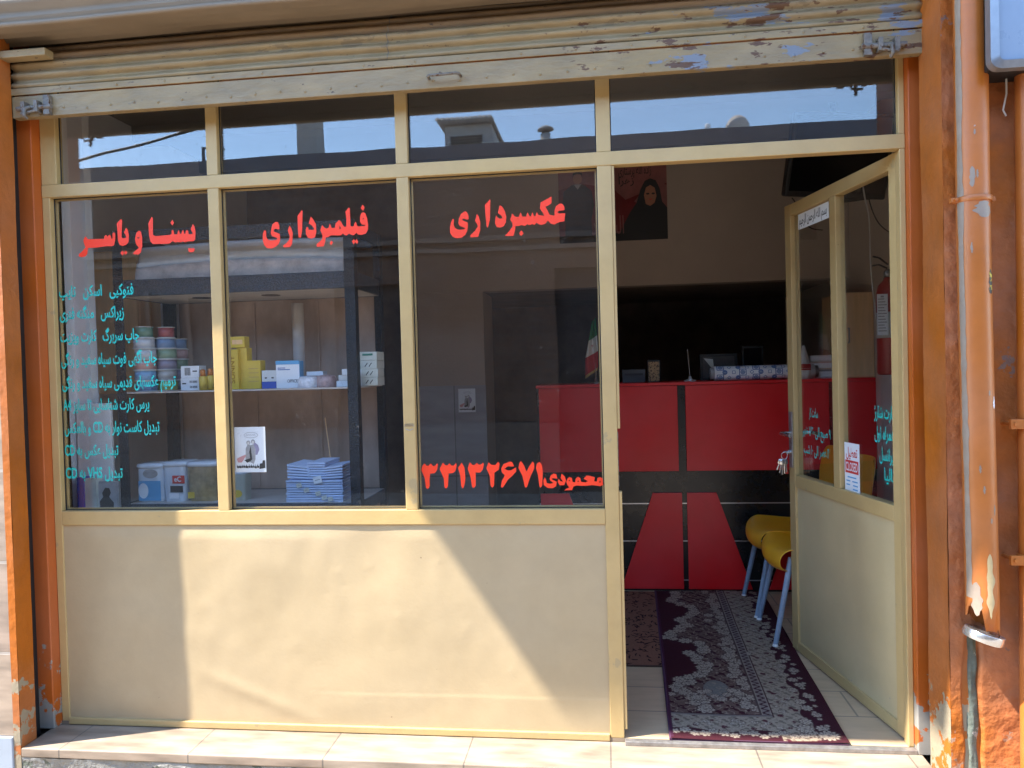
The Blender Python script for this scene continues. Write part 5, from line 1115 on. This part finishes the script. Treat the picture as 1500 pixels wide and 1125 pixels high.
for lab, px, py in [('pale price tag leftmost on the blue paper', 438, 711), ('pale price tag second from left on the blue paper', 449, 718), ('pale price tag third from left on the blue paper', 466, 723), ('pale price tag fourth from left on the blue paper', 475, 729), ('pale price tag rightmost on the blue paper', 484, 731), ('larger white slip in the middle of the blue paper', 465, 703)]:
    q = at(px, py, .332); s_ = .011 if 'larger' not in lab else .018
    o = thing('price_tag', lab, 'price tag', (q.x, .3325, q.z), 'price tags on the paper stack')
    m = MB(); m.box(-s_, s_, -.001, 0, -s_*.8, s_*.8, M=Matrix.Rotation(R(-14), 4, 'Y')); m.build('card', M['greybox'] if 'larger' not in lab else M['white'], o, local=True)
    m = MB(); m.box(-s_*.6, s_*.6, -.0014, -.001, -s_*.1, s_*.1, M=Matrix.Rotation(R(-14), 4, 'Y')); m.build('print', M['grey'], o, local=True)
# binder, photo frame and boards to the left of the rack
q0, q1 = at(114, 748, .22), at(121, 700, .22)
o = thing('binder', 'white ring binder with a dark blue spine at the far left of the window', 'binder', (q0.x, .25, .76))
m = MB(); m.box(q0.x, q1.x+.004, .22, .272, .76, q1.z); m.build('spine', M['blue'], o, bevel=.001)
m = MB(); m.box(q1.x+.0045, q1.x+.055, .225, .268, .765, q1.z-.004); m.build('cover', M['greybox'], o)
q0, q1 = at(141, 752, .24), at(173, 705, .24)
o = thing('framed_print', 'framed grey print of a dark shape left of the rack post', 'picture frame', ((q0.x+q1.x)/2, .25, .76))
m = MB(); m.box(q0.x, q1.x, .24, .252, .76, q1.z); m.build('frame', M['grey'], o, bevel=.001)
m = MB(); m.box(q0.x+.008, q1.x-.008, .2388, .2402, .768, q1.z-.008); m.build('print_sheet', mat('pale_grey_print', (.40, .38, .38), .5, var=(30, .15)), o)
cx = (q0.x+q1.x)/2; zb = .765; H = q1.z-.775
m = MB(); m.prism([(cx-.03, zb), (cx-.032, zb+H*.35), (cx-.016, zb+H*.52), (cx-.020, zb+H*.66), (cx-.006, zb+H*.86), (cx+.012, zb+H*.84), (cx+.018, zb+H*.66), (cx+.010, zb+H*.52), (cx+.030, zb+H*.30), (cx+.028, zb)], .2378, .2387); m.build('print', M['inkblack'], o)
o = thing('ledge_board', 'pale grey boards leaning low at the left end of the window', 'board', (-2.2, .30, .42))
q0 = at(88, 592, .30); m = MB(); m.box(-2.19, -2.035, .277, .292, .758, q0.z); m.build('board', M['greywall'], o, bevel=.002)
m = MB(); m.box(-2.195, -2.03, .10, .296, .735, .757); m.build('sill_board', M['greywall'], o)
o = thing('tan_panel', 'tan wooden cabinet in the left corner behind the rack post', 'cabinet', (-2.35, .88, 1.235))
m = MB(); m.box(-2.49, -2.222, .80, .98, 1.235, 1.93); m.build('body', M['wood'], o, bevel=.003)
m = MB(); m.box(-2.488, -2.224, .786, .7985, 1.24, 1.925); d_ = m.build('door', M['wood'], o, bevel=.002)
# the card on the glass
def gsheet(name, label, cat, px0, px1, py0, py1, y):
    a, b_ = at(px0, py1, y), at(px1, py0, y); o = thing(name, label, cat, ((a.x+b_.x)/2, y, a.z)); w, h = b_.x-a.x, b_.z-a.z
    m = MB(); m.box(-w/2, w/2, 0, .0012, 0, h); m.build('sheet', M['white'], o, local=True); o['wd'] = w; o['ht'] = h; o['dp'] = 0.0; return o
def fig(o, poly, mt, name='print', lift=.0006):
    w, h = o['wd'], o['ht']; m = MB(); m.prism([(-w/2+w*u, h*v) for u, v in poly], -lift, .0002); return m.build(name, mt, o, local=True)
def leaflet(o):
    G1, G2 = M['grey'], mat('lilac_print', (.30, .26, .38), .6, var=(30, .2)) if 'lilac_print' not in bpy.data.materials else bpy.data.materials['lilac_print']
    el = lambda cx, cy, rx, ry, n=16: [(cx+rx*math.cos(2*math.pi*k/n), cy+ry*math.sin(2*math.pi*k/n)) for k in range(n)]
    fig(o, [(.62, .68), (.76, .60), (.80, .50), (.72, .38), (.60, .40)], G2, 'shade', .0004)
    fig(o, [(.36, .52), (.42, .62), (.52, .60), (.62, .62), (.68, .50), (.66, .28), (.60, .18), (.50, .22), (.42, .22), (.34, .30)], G1, 'figures', .0005)
    fig(o, el(.45, .655, .065, .048), G1, 'head', .0006); fig(o, el(.60, .675, .065, .05), G1, 'head', .0006)
    fig(o, el(.45, .64, .035, .028), M['banner'], 'face', .0008); fig(o, el(.60, .66, .035, .03), M['banner'], 'face', .0008)
    fig(o, [(.52, .58), (.56, .30), (.50, .24), (.47, .45)], M['inkblack'], 'jacket', .0008)
    fig(o, [(.06, .30), (.16, .34), (.34, .39), (.36, .36), (.22, .22), (.10, .22)], M['inkpink'], 'pink_swash', .0007)
    fig(o, [(.30, .27), (.55, .32), (.56, .28), (.40, .21)], M['inkblack'], 'swash', .0009)
    w, h = o['wd'], o['ht']
    rng = random.Random(3); x = -.44
    while x < .26:
        k = rng.uniform(.04, .10); v0 = .09+rng.uniform(0, .015); fig(o, [(.5+x, v0), (.5+x+k, v0-.008), (.5+x+k, v0+.045), (.5+x+k*.6, v0+.035), (.5+x+k*.45, v0+rng.uniform(.06, .09)), (.5+x+k*.2, v0+.04), (.5+x, v0+.05)], M['inkblack'], 'mark', .0009); x += k+.012
    fig(o, [(.78, .07), (.97, .09), (.97, .26), (.90, .26), (.88, .20), (.80, .19)], M['inkblack'], 'mark', .0009)
    m = MB(); m.tube([(w*(-.12+.03*i), -.0006, h*(.82+(.02 if i % 2 else -.014))) for i in range(11)], .0009, 4); m.build('scribble', G1, o, local=True)
    m = MB(); m.tube([(w*.04+w*.22*math.cos(t), -.0006, h*.82+h*.06*math.sin(t)) for t in [2*math.pi*k/24 for k in range(25)]], .0007, 4, cap=False); m.build('oval', G1, o, local=True)
o = gsheet('window_card', 'white card printed with two grey figures hung behind the second pane', 'poster', 345, 388, 625, 692, .045); leaflet(o)
o = gsheet('wall_leaflet', 'small grey leaflet with two figures stuck on the tiled pier', 'poster', 672, 696, 569, 604, 2.186); leaflet(o)
q = at(475, 625, .42); o = thing('thin_stick', 'thin tan stick leaning upright behind the blue paper bundles', 'stick', (q.x, .62, .78))
m = MB(); a, b_ = at(476, 612, .62), at(484, 672, .55); m.tube([a, b_, b_+(b_-a)*.65], .0025, 6); m.build('stick', M['wood'], o)
q = at(431, 460, .60); o = thing('paper_tube', 'pale rolled paper tube standing behind the goods on the rack', 'roll', (q.x, .64, S3))
m = MB(); m.lathe([(.026, 0), (.026, .375), (.022, .375), (.022, .36)], (0, 0, 0), 20); m.build('tube', M['banner'], o, local=True)
q = at(430, 390, 1.4)
# ------------------------------------------------------------------ wall poster on the loft front
a, b_ = at(820, 357, 2.186), at(976, 240, 2.186)
PO = thing('wall_poster', 'red memorial poster of a dark suited man and a woman in a black chador', 'poster', ((a.x+b_.x)/2, 2.186, a.z)); PO['wd'] = b_.x-a.x; PO['ht'] = b_.z-a.z
w, h = PO['wd'], PO['ht']
m = MB(); m.box(-w/2, w/2, 0, .003, 0, h); m.build('sheet', M['posterred'], PO, local=True)
el = lambda cx, cy, rx, ry, n=18: [(cx+rx*math.cos(2*math.pi*k/n), cy+ry*math.sin(2*math.pi*k/n)) for k in range(n)]
fig(PO, [(0, .72), (.2, .80), (.5, .72), (.62, .55), (1, .75), (1, 1), (0, 1)], M['posterpink'], 'pink_sky', .0004)
fig(PO, [(.70, .52), (.86, .80), (1, .72), (1, .3)], M['posterpink'], 'pink_glow', .0005)
fig(PO, [(0, 0), (1, 0), (1, .09), (.6, .12), (.2, .08), (0, .10)], M['inkblack'], 'dark_foot', .0005)
fig(PO, [(.05, .0), (.06, .30), (.03, .52), (.05, .70), (.12, .78), (.15, .79), (.21, .79), (.25, .77), (.31, .69), (.33, .5), (.30, .30), (.31, .0)], M['inkblack'], 'man_suit', .0007)
fig(PO, el(.18, .865, .042, .075), M['skin'], 'man_face', .0008); fig(PO, [(.135, .88), (.14, .945), (.18, .965), (.222, .945), (.225, .88), (.215, .92), (.18, .93), (.145, .92)], M['inkblack'], 'man_hair', .0010)
fig(PO, [(.145, .79), (.18, .72), (.215, .79)], M['grey'], 'man_collar', .0009)
fig(PO, [(.53, .0), (.60, .22), (.66, .38), (.72, .50), (.76, .68), (.80, .79), (.85, .82), (.90, .79), (.935, .68), (.955, .5), (1, .42), (1, 0)], M['inkblack'], 'chador', .0008)
fig(PO, [(.805, .48), (.79, .60), (.81, .70), (.85, .73), (.89, .69), (.905, .58), (.885, .49), (.845, .45)], M['skin'], 'woman_face', .0010)
for cx in (.825, .875): fig(PO, el(cx, .615, .016, .012, 10), M['inkblack'], 'glasses', .0012)
fig(PO, [(.83, .545), (.868, .545), (.85, .53)], M['inkred'], 'mouth', .0012)
text('زاده الله پرستاری', h*.16, M['inkblack'], PO, w*.06, w*.36, h*.885, place=lambda X, Z: Vector((X, -.0012, Z)), bold=.01)
text('زهرا', h*.13, M['inkblack'], PO, w*.06, w*.20, h*.76, place=lambda X, Z: Vector((X, -.0012, Z)), bold=.01)
text('الشهید', h*.34, M['posterpink'], PO, -w*.20, w*.10, h*.10, place=lambda X, Z: Vector((X, -.0012, Z)), bold=.004)
m = MB(); m.tube([(w*.28, -.004, h+.008), (w*.32, -.004, h+.008)], .006, 8); m.build('clip', M['black'], PO, local=True)

# ------------------------------------------------------------------ right wall: extinguisher, hanging screen, cables
ex = thing('fire_extinguisher', 'red fire extinguisher with a white card hanging on the right wall', 'fire extinguisher', (1.430, 1.37, 1.225)); ex.scale = (.92, .92, .92)
m = MB(); m.lathe([(.001, 0), (.055, 0), (.062, .012), (.062, .44), (.052, .485), (.026, .515), (.022, .53)], (0, 0, 0), 28); m.build('cylinder', M['extred'], ex, local=True)
m = MB(); m.lathe([(.020, .53), (.022, .555), (.014, .575)], (0, 0, 0), 16); m.tube([(-.02, 0, .555), (.035, 0, .56)], .008, 8); m.build('valve', M['steel'], ex, local=True)
m = MB(); m.tube([(-.005, 0, .58), (-.05, -.01, .60), (-.085, -.015, .595)], .008, 8, ry=.004); m.tube([(0, 0, .60), (-.045, -.01, .635), (-.08, -.015, .645)], .008, 8, ry=.004); m.build('handle', M['black'], ex, local=True)
m = MB(); m.tube([(.02, -.01, .56), (.045, -.045, .52), (.03, -.07, .42), (.02, -.068, .22), (.02, -.066, .12)], .010, 10); m.build('hose', M['rubber'], ex, local=True)
m = MB(); m.lathe([(.0624, .20), (.0624, .34)], (0, 0, 0), 28); m.build('label_band', M['whiteplastic'], ex, local=True)
m = MB(); tg = m.box(-.085, -.030, -.077, -.0755, .215, .435); t_ = m.build('instruction_card', M['white'], ex, local=True)
m = MB()
for k in range(12): m.box(-.080, -.036-.006*(k % 3), -.0776, -.0771, .235+.0155*k, .240+.0155*k)
m.box(-.066, -.050, -.0776, -.0771, .417, .426); m.build('print', M['grey'], ex, local=True)
m = MB(); m.box(.06, .0745, -.03, .03, .25, .5); m.build('bracket', M['black'], ex, local=True)
TV = thing('hanging_screen', 'black boxy screen hung tilted high in the right corner', 'screen', (1.24, 1.45, 2.15))
a = at(1150, 228, 1.40); c = at(1166, 297, 1.40)
Mt = Matrix.Translation((1.24, 1.45, 2.34)) @ Matrix.Rotation(R(14), 4, 'X') @ Matrix.Rotation(R(5), 4, 'Y')
m = MB(); m.box(-.265, .24, -.02, .06, -.20, .22, M=Mt); m.build('case', M['black'], TV, bevel=.01)
m = MB(); m.box(-.245, .22, -.023, -.0205, -.17, .20, M=Mt); m.build('screen_glass', mat('screen_black', (.006, .006, .007), .2), TV)
m = MB(); m.tube([(1.24, 1.5, 2.5), (1.24, 1.6, 2.68)], .018, 10); m.build('bracket', M['steel'], TV)
def cable(name, label, pts, r, mt):
    pts = [Vector(p) for p in pts]; out = []
    for i in range(len(pts)-1):
        p0, p1, p2, p3 = pts[max(i-1, 0)], pts[i], pts[i+1], pts[min(i+2, len(pts)-1)]
        for k in range(6):
            t = k/6; out.append(.5*((2*p1)+(-p0+p2)*t+(2*p0-5*p1+4*p2-p3)*t*t+(-p0+3*p1-3*p2+p3)*t**3))
    out.append(pts[-1]); o = thing(name, label, 'cable', tuple(pts[-1])); m = MB(); m.tube(out, r, 7); m.build('wire', M[mt], o)
yc_ = 1.45
cable('white_cable', 'white cable hanging down to the fire extinguisher behind the door glass', [at(1262, 250, yc_), at(1266, 285, yc_), at(1273, 320, yc_), at(1275, 380, yc_), at(1278, 420, yc_), at(1284, 470, yc_), at(1287, 500, yc_)], .004, 'cable')
cable('black_cable', 'thin black cable looping across behind the door glass', [at(1268, 262, 1.48), at(1275, 300, 1.48), at(1288, 328, 1.48), at(1310, 345, 1.48)], .003, 'rubber')
cable('black_cable', 'thin black cable dangling under the hanging screen', [at(1160, 290, 1.5), at(1165, 298, 1.5), at(1158, 306, 1.5), at(1172, 320, 1.5), at(1188, 334, 1.5), at(1205, 337, 1.5)], .003, 'rubber')
cable('fat_cable_trunk', 'fat dark cable trunk bending along the wall above the door', [at(1232, 294, 1.49), at(1262, 290, 1.49), at(1285, 286, 1.49), at(1296, 272, 1.49), at(1297, 245, 1.49)], .013, 'rubber')
for o in bpy.data.objects:
    for k in ('wd', 'ht', 'dp'):
        if k in o: del o[k]
